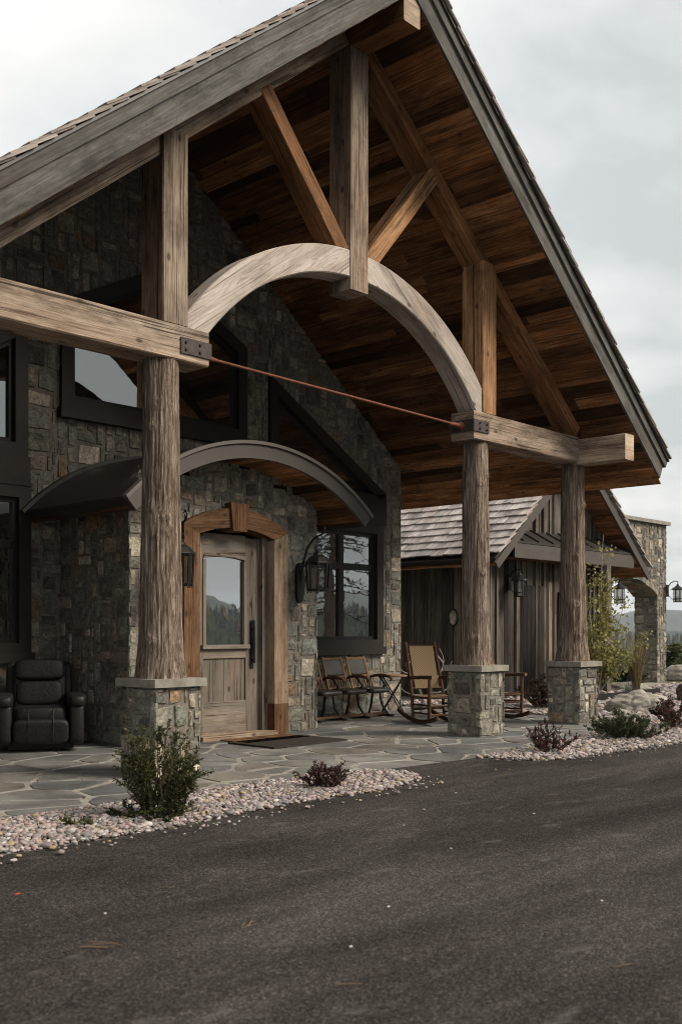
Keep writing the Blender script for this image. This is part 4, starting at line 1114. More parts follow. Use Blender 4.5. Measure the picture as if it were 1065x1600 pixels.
for k in range(na):
    x0, x1 = OX0+(OX1-OX0)*k/na, OX0+(OX1-OX0)*(k+1)/na; yy = AY0-.01
    while yy < AY1:
        L = r4.uniform(.18, .34); y1 = min(AY1+.01, yy+L); dz = r4.uniform(-.025, .008)
        aw.box((x0+.004, yy+.004, archz2(x0)+dz), (x1-x0-.008, 0, archz2(x1)-archz2(x0)), (0, y1-yy-.008, 0), (0, 0, .12), var=rv(r4)); yy += L
awo = hp(aw, 'stone_face', 'stone', arch, base=AB)
ac = MB()
ac.box((AX0+.03, AY0+.03, 0), (OX0-AX0-.06, 0, 0), (0, AY1-AY0-.06, 0), (0, 0, 4.0)); ac.box((OX1+.03, AY0+.03, 0), (AX1-OX1-.06, 0, 0), (0, AY1-AY0-.06, 0), (0, 0, 4.0))
for k in range(na):
    x0, x1 = OX0-.03+(OX1-OX0+.06)*k/na, OX0-.03+(OX1-OX0+.06)*(k+1)/na
    ac.prism([(x0, archz2(x0)+.03), (x1, archz2(x1)+.03), (x1, 4.0), (x0, 4.0)], AY0+.03, AY1-.03)
hp(ac, 'mortar_core', 'mortar', arch, base=AB)
cpm = MB(); xx = AX0-.06
while xx < AX1+.05:
    L = min(r4.uniform(.6, 1.0), AX1+.06-xx); cpm.cbox((xx+L/2, (AY0+AY1)/2, 4.04), (L-.006, AY1-AY0+.14, .085)); xx += L
hp(cpm, 'wall_cap', 'cap', arch, bevel=.006, base=AB)

# ------------------------------------------------------------------ lanterns
def porch_lantern(label, x, y, z, hx):
    """wrought wall lantern: long back plate, swan-neck arm, hanging glazed lantern; wall at y, lantern hangs hx in front"""
    t = thing('wall_lantern', label, 'lantern', (x, y, z), 0, 'black wrought iron lanterns flanking the door')
    b = MB(); pr = []
    for k in range(24):
        a = 2*math.pi*k/24; pr.append((.075*math.copysign(abs(math.cos(a))**.8, math.cos(a))*(1+.12*math.cos(3*a)), .27*math.sin(a)))
    b.prism(pr, -.045, 0); b.build('back_plate', 'iron', t, bevel=.006)
    a = MB(); P = [(.0, -.03, -.02), (.0, -.06, .12), (0, -.10, .30), (0, -.17, .46), (0, -.27, .565), (0, -hx+.02, .60), (0, -hx-.05, .615), (0, -hx-.10, .64), (0, -hx-.12, .70), (0, -hx-.09, .745), (0, -hx-.06, .72)]
    a.tube([tuple(p) for p in P], [.014]*6+[.013, .012, .011, .010, .008], 8)
    a.build('arm', 'iron', t, smooth=True); a = MB()
    sc_ = [(0, -.10-.06*math.cos(q)*(1-q/9), .24+.06*math.sin(q)*(1-q/9)) for q in np.linspace(0, 7, 20)]; a.tube(sc_, .007, 6); a.build('scroll', 'iron', t, smooth=True)
    ly = -hx; ch = MB()
    for k in range(3): ch.tube([(.018*math.cos(q), ly+.0, .545-.05*k+.03*math.sin(q)) if k % 2 else (0, ly+.018*math.cos(q), .545-.05*k+.03*math.sin(q)) for q in np.linspace(0, 2*math.pi, 13)], .005, 5, cap=False)
    for s_ in (-1, 1): ch.tube([(s_*(.02+.035*math.sin(q)), ly, .40+.045*(1-math.cos(q))) for q in np.linspace(0, 4.2, 12)], .006, 5)
    ch.build('chain', 'iron', t, smooth=True)
    ro = MB(); ro.lathe((0, ly, 0), [(.001, .44), (.022, .43), (.028, .40), (.055, .385), (.065, .355), (.115, .325), (.168, .262), (.172, .25), (.16, .248), (.001, .26)], 8); body = ro.build('lantern_hood', 'iron', t)
    cg = MB()
    for k in range(8):
        q = 2*math.pi*(k)/8; cg.tube([(.158*math.cos(q), ly+.158*math.sin(q), .25), (.135*math.cos(q), ly+.135*math.sin(q), -.10)], .013, 5)
    for rr, zz2 in ((.16, .245), (.136, -.095)): cg.tube([(rr*math.cos(q), ly+rr*math.sin(q), zz2) for q in np.linspace(0, 2*math.pi, 9)], .011, 5, cap=False)
    cg.lathe((0, ly, 0), [(.001, -.118), (.13, -.118), (.142, -.10), (.13, -.085), (.001, -.085)], 8)
    for k in range(8): q = 2*math.pi*k/8; cg.tube([(.13*math.cos(q), ly+.13*math.sin(q), -.10), (.135*math.cos(q), ly+.135*math.sin(q), -.14)], .010, 5)
    cg.build('cage', 'iron', t)
    gm = MB(); gm.lathe((0, ly, 0), [(.128, -.08), (.15, .24)], 8); gm.build('glass_shade', 'lampglass', t)
    cd_ = MB(); cd_.lathe((0, ly, 0), [(.018, -.085), (.018, -.03)], 10); cd_.build('candle_cup', 'iron', t)
    cd2 = MB(); cd2.lathe((0, ly, 0), [(.001, -.03), (.017, -.03), (.017, .085), (.012, .09), (.001, .10)], 10); cd2.build('candle', 'amber', t, smooth=True)
    return t
porch_lantern('black iron lantern hanging right of the door beside the window', 9.93, YV-.005, 1.98, .36)
porch_lantern('black iron lantern left of the door, mostly hidden by the log column', 7.66, YV-.005, 1.98, .36)
def cage_lantern(label, x, y, z, out, big=1.0):
    t = thing('coach_lantern', label, 'lantern', (x, y, z), 0, 'black coach lanterns on the outbuildings')
    b = MB(); b.box((-.05, -.03, -.14), (.1, 0, 0), (0, .03, 0), (0, 0, .30)); b.build('back_plate', 'iron', t, bevel=.005)
    ox, oy = out; a = MB(); a.tube([(0, -.01, .08), (ox*.3, oy*.3-.01, .20), (ox*.65, oy*.65, .255), (ox, oy, .25), (ox, oy, .17)], .013, 7); a.build('arm', 'iron', t, smooth=True); a = MB(); a.tube([(0, -.01, -.08), (ox*.5, oy*.5, -.20), (ox, oy, -.22)], .008, 6); a.build('brace', 'iron', t, smooth=True)
    ro = MB(); ro.lathe((ox, oy, 0), [(.001, .20), (.025, .18), (.035, .145), (.10, .10), (.165, .055), (.17, .04), (.001, .05)], 12); ro.build('lantern_hood', 'iron', t)
    cg = MB()
    for k in range(6): q = 2*math.pi*k/6; cg.tube([(ox+.105*math.cos(q), oy+.105*math.sin(q), .05), (ox+.105*math.cos(q), oy+.105*math.sin(q), -.27)], .008, 5)
    for zz2 in (-.265, -.19, .04): cg.tube([(ox+.107*math.cos(q), oy+.107*math.sin(q), zz2) for q in np.linspace(0, 2*math.pi, 19)], .009, 5, cap=False)
    cg.lathe((ox, oy, 0), [(.001, -.275), (.11, -.275), (.11, -.26), (.001, -.26)], 12); cg.build('cage', 'iron', t)
    gm = MB(); gm.lathe((ox, oy, 0), [(.092, -.255), (.092, .05)], 12); gm.build('glass_shade', 'lampglass', t, smooth=True)
    for dx in (-.04, .04): cm = MB(); cm.lathe((ox+dx, oy, 0), [(.012, -.26), (.012, -.15), (.006, -.12), (.001, -.11)], 7); cm.build('candle', plain('ivory_candle', (.5, .45, .36), .5), t)
cage_lantern('black coach lantern on the plank wall under the pent roof', 17.26, GY-.05, 2.27, (0, -.25))
cage_lantern('black coach lantern on the post behind the aspen leaves', 20.30, GY-.55, 2.20, (.33, -.06))
cage_lantern('black coach lantern at the right end of the stone archway', AX1-.07, AY0-.02, 2.34, (.27, -.16))

# ------------------------------------------------------------------ furniture
def sup(mb, c, s, e=.35, nu=20, nv=12, rot=None, var=(.5,.5,.5)):
    """puffed cushion (superellipsoid)"""
    f = lambda v, p: math.copysign(abs(v)**p, v); rows = []
    for i in range(nv+1):
        ph = -math.pi/2+math.pi*i/nv; r = []
        for k in range(nu):
            t = 2*math.pi*k/nu; p = Vector((s[0]/2*f(math.cos(ph), e)*f(math.cos(t), e), s[1]/2*f(math.cos(ph), e)*f(math.sin(t), e), s[2]/2*f(math.sin(ph), e)))
            if rot: p = rot @ p
            r.append(Vector(c)+p)
        rows.append(r)
    mb.grid(rows, var, closed=True)
def recliner(label, x, y, rz):
    t = thing('recliner', label, 'armchair', (x, y, 0), rz)     # faces local -Y
    def cu(name, *parts, mat='leather'):
        mb = MB()
        for c, s, e, rx in parts: sup(mb, c, s, e, 28, 16, Matrix.Rotation(rx, 3, 'X'))
        return mb.build(name, mat, t, smooth=True)
    b = MB(); b.cbox((0, .05, .07), (.70, .62, .10)); b.build('base', 'iron', t, bevel=.01)
    cu('seat', ((0, -.12, .40), (.60, .66, .20), .34, -.04))
    cu('footrest', ((0, -.43, .235), (.60, .14, .28), .38, .10))
    for s_ in (-1, 1):
        mb = MB()
        sup(mb, (s_*.385, -.06, .32), (.175, .84, .50), .30, 28, 16); sup(mb, (s_*.39, -.08, .565), (.205, .86, .15), .45, 28, 14)
        mb.build('armrest', 'leather', t, smooth=True)
    bk = cu('backrest', ((0, .30, .66), (.60, .22, .66), .30, -.20), ((0, .235, .62), (.53, .16, .30), .42, -.20))
    for s_ in (-1, 1):
        mb = MB(); sup(mb, (s_*.315, .36, .70), (.11, .16, .56), .40, 18, 12, Matrix.Rotation(-.20, 3, 'X')); mb.build('back_wing', 'leather', t, smooth=True)
    mb = MB(); sup(mb, (0, .275, .885), (.56, .20, .25), .40, 28, 14, Matrix.Rotation(-.2, 3, 'X')); mb.build('headrest', 'leather', t, smooth=True)
    for px in (-.13, .13): sm = MB(); sm.tube([(px, -.40, .485), (px, -.455, .46), (px, -.515, .33), (px, -.515, .20), (px, -.49, .12)], .005, 5); sm.build('seam', 'leather', t)
recliner('black leather recliner in the dark corner left of the door', 6.52, 10.72, math.radians(-30))

def theater_bench(label, x0, y, n=4, pitch=.545):
    t = thing('theater_bench', label, 'bench', (x0, y, 0), 0)   # row runs along +x, faces -y
    for k in range(n):
        cx2 = (k+.5)*pitch; hw = .215
        for s_ in (-1, 1):
            mb = MB(); mb.timber((cx2+s_*hw, .06, .40), (cx2+s_*(hw-.012), .235, .94), (0, 1, 0), .045, .03, rng, jit=.001, ch=.006); mb.build('back_stile', 'seatwood', t)
        for yq, zq, hq in ((.225, .905, .05), (.14, .63, .035), (.08, .455, .035)): mb = MB(); mb.timber((cx2-hw, yq, zq), (cx2+hw, yq, zq), (0, 0, 1), .025, hq, rng, jit=.001, ch=.006); mb.build('back_rail', 'seatwood', t)
        mb = MB(); sup(mb, (cx2, .185, .77), (.385, .035, .25), .3, 20, 10, Matrix.Rotation(-.32, 3, 'X')); mb.build('back_panel', 'brownleather', t, smooth=True)
        mb = MB()
        for q in range(7): xx = cx2-hw+.055+q*.053; mb.tube([(xx, .085, .46), (xx, .112, .55), (xx, .14, .63)], [.008, .012, .008], 6)
        mb.build('spindle_row', 'seatwood', t, smooth=True)
        mb = MB(); sup(mb, (cx2, -.14, .425), (.45, .42, .075), .35, 24, 10, Matrix.Rotation(.05, 3, 'X')); mb.build('seat', 'brownleather', t, smooth=True)
    for k in range(n+1):
        cx2 = k*pitch
        mb = MB(); mb.tube([(cx2, .17, .60), (cx2, .05, .635), (cx2, -.12, .645), (cx2, -.26, .625), (cx2, -.30, .585), (cx2, -.27, .56)], [.02, .022, .024, .024, .022, .016], 8); mb.build('armrest', 'hickory', t, smooth=True)
        mb = MB()
        mb.tube([(cx2, .16, .60), (cx2, .09, .42), (cx2, .12, .2), (cx2, .17, .02)], .02, 6); mb.tube([(cx2, -.05, .62), (cx2, -.17, .5), (cx2, -.06, .36), (cx2, -.10, .18), (cx2, -.24, .02)], .02, 6)
        mb.tube([(cx2, .10, .38), (cx2, -.07, .38)], .022, 6); mb.box((cx2-.025, -.33, .0), (0, .55, 0), (.05, 0, 0), (0, 0, .035)); mb.build('iron_leg', 'iron', t)
    mb = MB(); mb.box((0, -.22, .036), (n*pitch, 0, 0), (0, .06, 0), (0, 0, .035)); mb.build('foot_rail', 'hickory', t)
theater_bench('row of old folding theater seats with wooden backs under the window', 10.52, 10.98)

tb = thing('folding_table', 'small round folding side table between the bench and the rocker', 'side table', (13.02, 10.93, 0), math.radians(35))
mb = MB(); mb.lathe((0, 0, 0), [(.001, .605), (.22, .605), (.235, .612), (.238, .628), (.23, .636), (.001, .637)], 28); mb.build('table_top', 'seatwood', tb, smooth=False)
for s_ in (-1, 1):
    for q in (-1, 1):
        mb = MB(); mb.tube([(s_*.15, q*.17, .60), (s_*.15, -q*.19, .0)], .011, 6); mb.build('leg', 'iron', tb)
for q in (-1, 1):
    for zq, aq in ((.10, .13), (.52, .12)): mb = MB(); mb.tube([(-.15, q*aq, zq), (.15, q*aq, zq)], .009, 6); mb.build('stretcher', 'iron', tb)

def rocker(label, x, y, rz):
    t = thing('rocking_chair', label, 'rocking chair', (x, y, 0), rz, 'hickory rocking chairs on the patio')   # faces local -Y
    rr = random.Random(int(x*100))
    def pole(name, pts, r, knob=False):
        mb = MB(); v = rv(rr); P = [Vector(p) for p in pts]; Q = []
        for i in range(len(P)-1):
            for k in range(5): Q.append(P[i].lerp(P[i+1], k/5)+Vector((rr.uniform(-1, 1), rr.uniform(-1, 1), rr.uniform(-1, 1)))*.003)
        Q.append(P[-1]); R = [r*(1+.10*noise.noise((i*.9, x, r*90))) for i in range(len(Q))]
        mb.tube(Q, R, 9, v, 0, 1); return mb.build(name, ['hickory', 'seatwood'], t, smooth=True)
    H = .27
    for s_ in (-1, 1):
        pole('back_post', [(s_*H, .22, .06), (s_*H, .25, .42), (s_*(H-.01), .36, .80), (s_*(H-.02), .47, 1.17)], .024)
        pole('front_post', [(s_*(H+.02), -.26, .07), (s_*(H+.02), -.27, .66)], .026)
        pole('armrest', [(s_*(H+.02), -.36, .685), (s_*(H+.03), -.1, .675), (s_*H, .30, .655)], .027)
        mb = MB(); P = []
        for k in range(15):
            yy = -.46+1.10*k/14; P.append((s_*(H+.005), yy, .032+.22*((yy-.02)/.78)**2))
        for k in range(14):
            a, b = Vector(P[k]), Vector(P[k+1]); mb.box(a+Vector((-.019, 0, -.028)), b-a, (.038, 0, 0), (0, 0, .056), var=(.3, .4, s_*.2+.4))
        mb.build('runner', 'hickory', t)
    for yy, z in ((-.265, .14), (-.265, .27), (-.265, .385), (.235, .20), (.235, .385)): pole('rung', [(-H, yy, z), (H, yy, z)], .016)
    for s_ in (-1, 1):
        for z in (.16, .28, .39): pole('rung', [(s_*(H+.01), -.265, z), (s_*H, .23, z-.01)], .015)
    for yy, z in ((.275, .50), (.455, 1.115)): pole('back_rung', [(-H, yy, z), (H, yy, z)], .018)
    mb = MB(); nn = 10; rows = [[(xx, -.265+.50*v/8, .405-.012*math.sin(math.pi*v/8)) for xx in (-H+.01, 0, H-.01)] for v in range(9)]
    mb.grid(rows[::-1], uvf=lambda i, j: (j*.26, i*.065)); rows = [[(a, b, c-.03) for a, b, c in r] for r in rows]; mb.grid(rows, uvf=lambda i, j: (j*.26, i*.065))
    for q in (0, -1): pass
    mb.build('seat', 'weave', t, smooth=False)
    mb = MB(); wb = .205
    rows = [[(xx, .275+.18*v/8-.018+.0*xx, .50+.615*v/8) for xx in (-wb, 0, wb)] for v in range(9)]
    mb.grid(rows, uvf=lambda i, j: (j*wb, i*.08)); rows = [[(a, b+.03, c) for a, b, c in r] for r in rows]; mb.grid(rows[::-1], uvf=lambda i, j: (j*wb, i*.08)); mb.build('back_panel', 'weave', t)
    return t
rocker('hickory rocking chair with woven tan back, left of the middle column', 12.22, 9.42, math.radians(-20))
rocker('hickory rocking chair mostly hidden behind the middle pier, one arm showing', 13.42, 9.22, math.radians(-16))

# antlers leaning behind the rocker
def antler(label, x, y, s, rz, flip=1):
    t = MB(); rg = random.Random(3)
    main = [(0, 0, 0), (.10, .0, .10), (.12, 0, .28), (.04, 0, .48), (-.08, 0, .66), (-.12, 0, .84), (-.06, 0, 1.0)]
    def br(P, r0):
        n = len(P); Q = smooth_line(P, 4); m = len(Q); t.tube(Q, [max(.004, r0*(1-(i/(m-1))**1.3)) for i in range(m)], 8)
    br(main, .026)
    br([(.06, 0, .06), (-.06, 0, .05), (-.20, 0, .08), (-.30, 0, .16)], .017); br([(.115, 0, .2), (-.02, .02, .16), (-.18, .03, .2), (-.30, 0, .30)], .017)
    br([(.10, 0, .34), (-.04, -.02, .34), (-.17, 0, .40), (-.24, 0, .50)], .015); br([(-.08, 0, .66), (-.18, 0, .70), (-.25, 0, .80)], .014); br([(-.11, 0, .78), (-.02, 0, .90), (.05, 0, .95)], .012)
    o = t.build('antler', 'antler', smooth=True); o.location = (x, y, 0); o.rotation_euler = (math.radians(-8), 0, rz); o.scale = (s*flip, s, s)
    return tag(o, label, 'antler', 'bleached antlers leaning behind the rocker')
antler('pale branching antler standing left of the rocking chair back', 12.88, 10.35, 1.02, math.radians(-42))
antler('pale antler whose tip shows right of the rocking chair back', 13.30, 10.25, 1.08, math.radians(-42), -1)

# oval mirror on the dark plank wall
om = thing('oval_mirror', 'small oval framed picture hanging on the dark plank wall', 'wall decoration', (GCX-GH-.055, 12.42, 1.60), 0)
mb = MB(); mb.tube([(0, .10*math.cos(q), .155*math.sin(q)) for q in np.linspace(0, 2*math.pi, 33)], .018, 8, cap=False); mb.build('frame', 'iron', om, smooth=True)
mb = MB(); mb.prism([(.095*math.cos(q), .15*math.sin(q)) for q in np.linspace(0, 2*math.pi, 33)[:-1]], -.006, .006, axis='X'); mb.build('picture', plain('faded_picture', (.36, .32, .25), .35, .5, 0, 14, .8), om)

# door mats
m1 = MB()
for k in range(14): m1.box((8.42+k*.075, 9.28, .004), (0, .52, 0), (.068, 0, 0), (0, 0, .016), var=rv(rng))
tag(m1.build('door_mat', 'doorframe', origin=(8.9, 9.5, 0)), 'brown ribbed wooden mat directly at the door sill', 'doormat')
m2 = MB(); m2.box((8.30, 8.72, .004), (1.24, 0, 0), (0, .80, 0), (0, 0, .016)); tag(m2.build('door_mat', 'rubber', bevel=.006, origin=(8.9, 9.1, 0)), 'dark grey fibre mat in front of the brown mat', 'doormat')

# ------------------------------------------------------------------ stones and low steel edging in the garden
def boulder(label, c, size, seed, mat='boulder', rz=0, veins=False):
    bm = bmesh.new(); bmesh.ops.create_icosphere(bm, subdivisions=5, radius=1)
    for v in bm.verts:
        p = v.co.copy(); n_ = noise.fractal(p*1.1+Vector((seed, 0, 0)), .9, 2.0, 5)*.22+noise.noise(p*6+Vector((seed, 0, 0)))*.03
        q = p*(1+n_)
        if p.z < -.2: q.z = max(q.z, -.35)
        if veins:
            cr_ = abs(p.x-.25-.12*noise.noise(p*2.5)); q *= 1-.14*math.exp(-(cr_/.035)**2)
            cr_ = abs(p.x+.35-.2*noise.noise(p*2.1+Vector((4, 1, 0)))); q *= 1-.11*math.exp(-(cr_/.03)**2)
        v.co = Vector((q.x*size[0], q.y*size[1], q.z*size[2]))
    for f in bm.faces: f.smooth = True
    me = bpy.data.meshes.new('boulder'); bm.to_mesh(me); bm.free(); me.materials.append(M[mat])
    o = bpy.data.objects.new('boulder', me); COL.objects.link(o); o.location = c; o.rotation_euler = (0, 0, rz)
    return tag(o, label, 'boulder')
BR = math.radians(-47)
boulder('large pale boulder with dark cracks in the gravel bed', (15.95, 8.15, .10), (.52, .33, .25), 4.2, rz=BR, veins=True)
boulder('small pinkish stone beside the large cracked boulder', (14.95, 7.95, .05), (.15, .11, .09), 9.1, rz=BR)
boulder('dark purple boulder at the right edge of the gravel bed', (19.0, 8.58, .12), (.34, .32, .27), 2.7, 'redboulder', BR)
boulder('pale boulder on the grass right of the stone archway', (26.6, 12.2, .15), (.62, .4, .30), 6.4, rz=BR)
boulder('low flat pale rock at the foot of the feather grass', (21.3, 11.15, .08), (.48, .3, .14), 12.4, rz=BR)
ed = MB(); ed.box((17.0, 9.75, -.05), (3.3, .15, 0), (-.004, .05, 0), (0, 0, .215)); tag(ed.build('steel_edging', 'iron', origin=(18, 9.8, 0)), 'black steel edging strip across the gravel beyond the boulder', 'edging')
le = MB(); le.cbox((18.0, 9.35, .03), (2.6, .34, .09)); tag(le.build('stone_ledge', 'cap', bevel=.01, origin=(18, 9.35, 0)), 'flat pale stone ledge in front of the black steel edging', 'ledge')
st2 = MB(); st2.cbox((22.4, 11.75, .03), (3.2, .5, .10)); tag(st2.build('stone_step', 'cap', bevel=.01, origin=(22.4, 11.75, 0)), 'low stone step under the stone archway opening', 'step')

# ------------------------------------------------------------------ plants
def leaves_np(name, pts, dirs_, size, mat, r, parent=None, aspect=.5, curl=.25, varf=None):
    """leaf = two-triangle folded blade (4 verts, 2 tris)"""
    n = len(pts); d = dirs_/np.linalg.norm(dirs_, axis=1, keepdims=True)
    a = r.normal(size=(n, 3)); s = np.cross(d, a); s /= np.linalg.norm(s, axis=1, keepdims=True)+1e-9; up = np.cross(s, d)
    L = (size*r.uniform(.6, 1.3, n))[:, None]; W = L*aspect
    V = np.stack([pts, pts+d*L*.45+s*W*.5+up*L*curl*.3, pts+d*L-up*L*curl*.2, pts+d*L*.45-s*W*.5+up*L*curl*.3], 1).reshape(-1, 3)
    b = np.arange(n)*4; F = np.stack([np.stack([b, b+1, b+2], 1), np.stack([b, b+2, b+3], 1)], 1).reshape(-1, 3)
    var = np.repeat(varf if varf is not None else r.random((n, 3)), 2, axis=0)
    return mesh_np(name, V, F, mat, var, parent)
def shrub(label, x, y, seed, mat, h, wdt, nst, leafsize, nleaf, spread=.55, aspect=.45, warm=None, group=None, upr=.6, name='shrub', cat='shrub', dense=1.0):
    r = np.random.default_rng(seed); rr = random.Random(seed); t = thing(name, label, cat, (x, y, 0), 0, group)
    st = MB(); P = []; D = []; C = []
    for k in range(nst):
        a = rr.uniform(0, 6.283); q = rr.random()**.6; out = q*wdt/2; hh = h*(1-.55*q*q)*rr.uniform(.6, 1.0)
        pts = []
        for i in range(7):
            f = i/6; rad = .03+out*(f**upr); pts.append(Vector((rad*math.cos(a)+rr.uniform(-1, 1)*.012*f*3, rad*math.sin(a)+rr.uniform(-1, 1)*.012*f*3, hh*f**(1.0 if q < .6 else .8))))
        st.tube(pts, [.006*(1-.7*i/6)+.001 for i in range(7)], 4)
        twigs = [pts]
        for _ in range(5):
            i0 = rr.randint(1, 5); b = pts[i0]; dd = (pts[i0+1]-pts[i0]).normalized()+Vector((rr.uniform(-1, 1), rr.uniform(-1, 1), rr.uniform(-.3, .7)))*spread
            L = rr.uniform(.08, .22)*h*1.3; tw = [b+dd.normalized()*L*i/4 for i in range(5)]; twigs.append(tw); st.tube([tw[0], tw[2], tw[4]], [.003, .0022, .001], 3, cap=False)
        wv = rr.random()
        for tw in twigs:
            m = int(nleaf*(1 if tw is pts else .55)*dense)
            for _ in range(m):
                f = rr.uniform(.12, 1); i = min(len(tw)-2, int(f*(len(tw)-1))); u = f*(len(tw)-1)-i; p = tw[i].lerp(tw[i+1], u); dr_ = (tw[i+1]-tw[i]).normalized()
                P.append(p); D.append(dr_*.55+Vector((rr.gauss(0, .6), rr.gauss(0, .6), rr.gauss(0, .6)))); C.append((min(1, max(0, rr.gauss(.35 if warm is None else warm, .22)+(wv-.5)*.4)), rr.random(), 0))
    st.build('stem', 'twigbark', t)
    leaves_np('foliage', np.array([p[:] for p in P]), np.array([p[:] for p in D]), leafsize, mat, r, t, aspect, varf=np.array(C)); return t
shrub('tall dark green evergreen shrub in front of the left stone pier', 4.62, 6.06, 41, 'yew', .76, .60, 38, .028, 72, .6, .38, .52, upr=.75, dense=1.25)
shrub('low green sprigs at the foot of the evergreen shrub', 4.55, 6.02, 47, 'yew', .20, .62, 22, .026, 42, .8, .5, .25)
shrub('dark red barberry on the gravel tip beside the driveway', 6.42, 6.12, 42, 'berberis', .29, .44, 24, .022, 30, .8, .6, .35)
shrub('dark red barberry in front of the right column pier', 9.98, 6.15, 43, 'berberis', .42, .52, 22, .024, 28, .8, .6, .35)
shrub('spreading green juniper with dried stems in front of the pale boulder', 11.95, 6.22, 44, 'juniper', .40, 1.05, 46, .034, 60, .8, .30, .38)
shrub('red and green shrub at the right edge by the driveway', 13.75, 6.45, 45, 'greenred', .50, .72, 26, .030, 46, .8, .6, .5)
shrub('reddish shrub behind the right column pier by the plank wall', 15.6, 9.75, 46, 'greenred', .62, .85, 28, .034, 50, .8, .6, .45)
shrub('tiny green seedling in the gravel left of the evergreen shrub', 4.05, 6.2, 48, 'yew', .10, .2, 6, .03, 14, .8, .6, .5, name='seedling', cat='seedling')
shrub('dark green shrub in the shadow behind the feather grass', 21.6, 11.35, 49, 'conifer', .75, .8, 22, .05, 45, .8, .5, .4)
def grass(label, x, y, seed, mat, h, n, spread, wd=.008, curve=.5, name='ornamental_grass', plume=False):
    r = random.Random(seed); mb = MB()
    for k in range(n):
        a = r.uniform(0, 6.283); L = h*r.uniform(.55, 1.05); lean = r.uniform(.05, spread); b = Vector((r.uniform(-.06, .06), r.uniform(-.06, .06), 0)); rows = []
        sd_ = Vector((-math.sin(a), math.cos(a), 0)); m = 6
        for i in range(m+1):
            f = i/m; p = b+Vector((math.cos(a), math.sin(a), 0))*(lean*L*(f**(1+curve)))+Vector((0, 0, L*f*(1-.35*lean*f))); w_ = wd*(1-.85*f)
            if plume and f > .7 and k % 3 == 0: w_ = wd*1.9*(1.05-f)
            rows.append([p-sd_*w_/2, p+sd_*w_/2])
        mb.grid(rows, (min(1, max(0, r.gauss(.45, .25))), r.random(), 0))
    o = mb.build(name, mat); o.location = (x, y, 0); return tag(o, label, 'ornamental grass')
grass('tall feathery tan ornamental grass left of the stone archway pier', 20.9, 10.75, 51, 'tallgrass', 1.35, 210, .40, .020, .5, plume=True)
grass('low blue grey grass tuft in the gravel by the steel edging', 19.0, 9.95, 52, 'bluegrass', .42, 150, .9, .009, .6)

# aspen sapling between the right column and the archway
def sapling(label, x, y, seed):
    t = thing('aspen_sapling', label, 'young tree', (x, y, 0), 0); rr = random.Random(seed); r = np.random.default_rng(seed)
    st = MB(); P = []; D = []; C = []
    stems = [((0, 0), (.10, -.12), 3.25), ((.06, .05), (-.45, .30), 2.55), ((-.05, -.04), (.55, -.35), 2.0), ((.03, -.05), (-.7, -.1), 1.9), ((-.02, .06), (.35, .5), 1.7), ((.02, 0), (.75, -.75), 1.35), ((0, .02), (-.55, -.6), 1.3)]
    for (bx, by), (ox, oy), hh in stems:
        pts = [Vector((bx+ox*(f**1.2)+.03*math.sin(f*7+bx*40), by+oy*(f**1.2)+.03*math.cos(f*6+by*30), hh*f)) for f in [i/10 for i in range(11)]]
        st.tube(pts, [.017*(1-.85*i/10)+.002 for i in range(11)], 6)
        for q in range(int(9*hh)):
            f = rr.uniform(.18, 1.0); i = min(9, int(f*10)); b = pts[i].lerp(pts[i+1], f*10-i); a = rr.uniform(0, 6.283); L = rr.uniform(.15, .48)*(1.15-f*.75)
            d = Vector((math.cos(a), math.sin(a), rr.uniform(.1, .8))).normalized(); tw = [b, b+d*L*.5+Vector((0, 0, .02)), b+d*L]
            st.tube(tw, [.004, .003, .0015], 4, cap=False)
            nl = rr.randint(44, 76) if f < .72 else rr.randint(6, 12)
            for _ in range(nl):
                g_ = rr.uniform(.25, 1.05); p = b+d*L*g_+Vector((rr.gauss(0, .085), rr.gauss(0, .085), rr.gauss(0, .075)))
                P.append(p); D.append(Vector((rr.gauss(0, 1), rr.gauss(0, 1), rr.gauss(-.3, .6)))); C.append((min(1, max(0, rr.gauss(.36+.30*(p.z/3.2), .24))), rr.random(), 0))
    st.build('trunk', 'palebark', t, smooth=True); leaves_np('crown', np.array([p[:] for p in P]), np.array([p[:] for p in D]), 0.062, 'aspen', r, t, .85, varf=np.array(C))
sapling('slender multi-stem aspen sapling with yellow green leaves beside the right column', 18.85, 10.55, 61)
# a second aspen just outside the frame reaches one leafy branch into it
def leafy_branch_tree(label, x, y, seed):
    t = thing('aspen_sapling', label, 'young tree', (x, y, 0), 0); rr = random.Random(seed); r = np.random.default_rng(seed); st = MB(); P = []; D = []; C = []
    tr2 = [Vector((.03*math.sin(i), .03*math.cos(i*1.3), .32*i)) for i in range(11)]; st.tube(tr2, [.022*(1-.08*i) for i in range(11)], 7)
    for q in range(44):
        z = rr.uniform(.6, 3.2); a = rr.uniform(0, 6.283); L = rr.uniform(.25, .6); b = Vector((0, 0, z)); d = Vector((math.cos(a), math.sin(a), .35)).normalized(); st.tube([b, b+d*L], [.005, .0015], 4, cap=False)
        for _ in range(12): p = b+d*L*rr.uniform(.3, 1.05)+Vector((rr.gauss(0, .04), rr.gauss(0, .04), rr.gauss(0, .04))); P.append(p); D.append(Vector((rr.gauss(0, 1), rr.gauss(0, 1), rr.gauss(-.3, .6)))); C.append((min(1, max(0, rr.gauss(.7, .2))), rr.random(), 0))
    st.build('trunk', 'palebark', t, smooth=True); leaves_np('crown', np.array([p[:] for p in P]), np.array([p[:] for p in D]), .06, 'aspen', r, t, .85, varf=np.array(C))
leafy_branch_tree('yellow leaved aspen sapling at the right edge of the photo', 22.45, 9.75, 63)

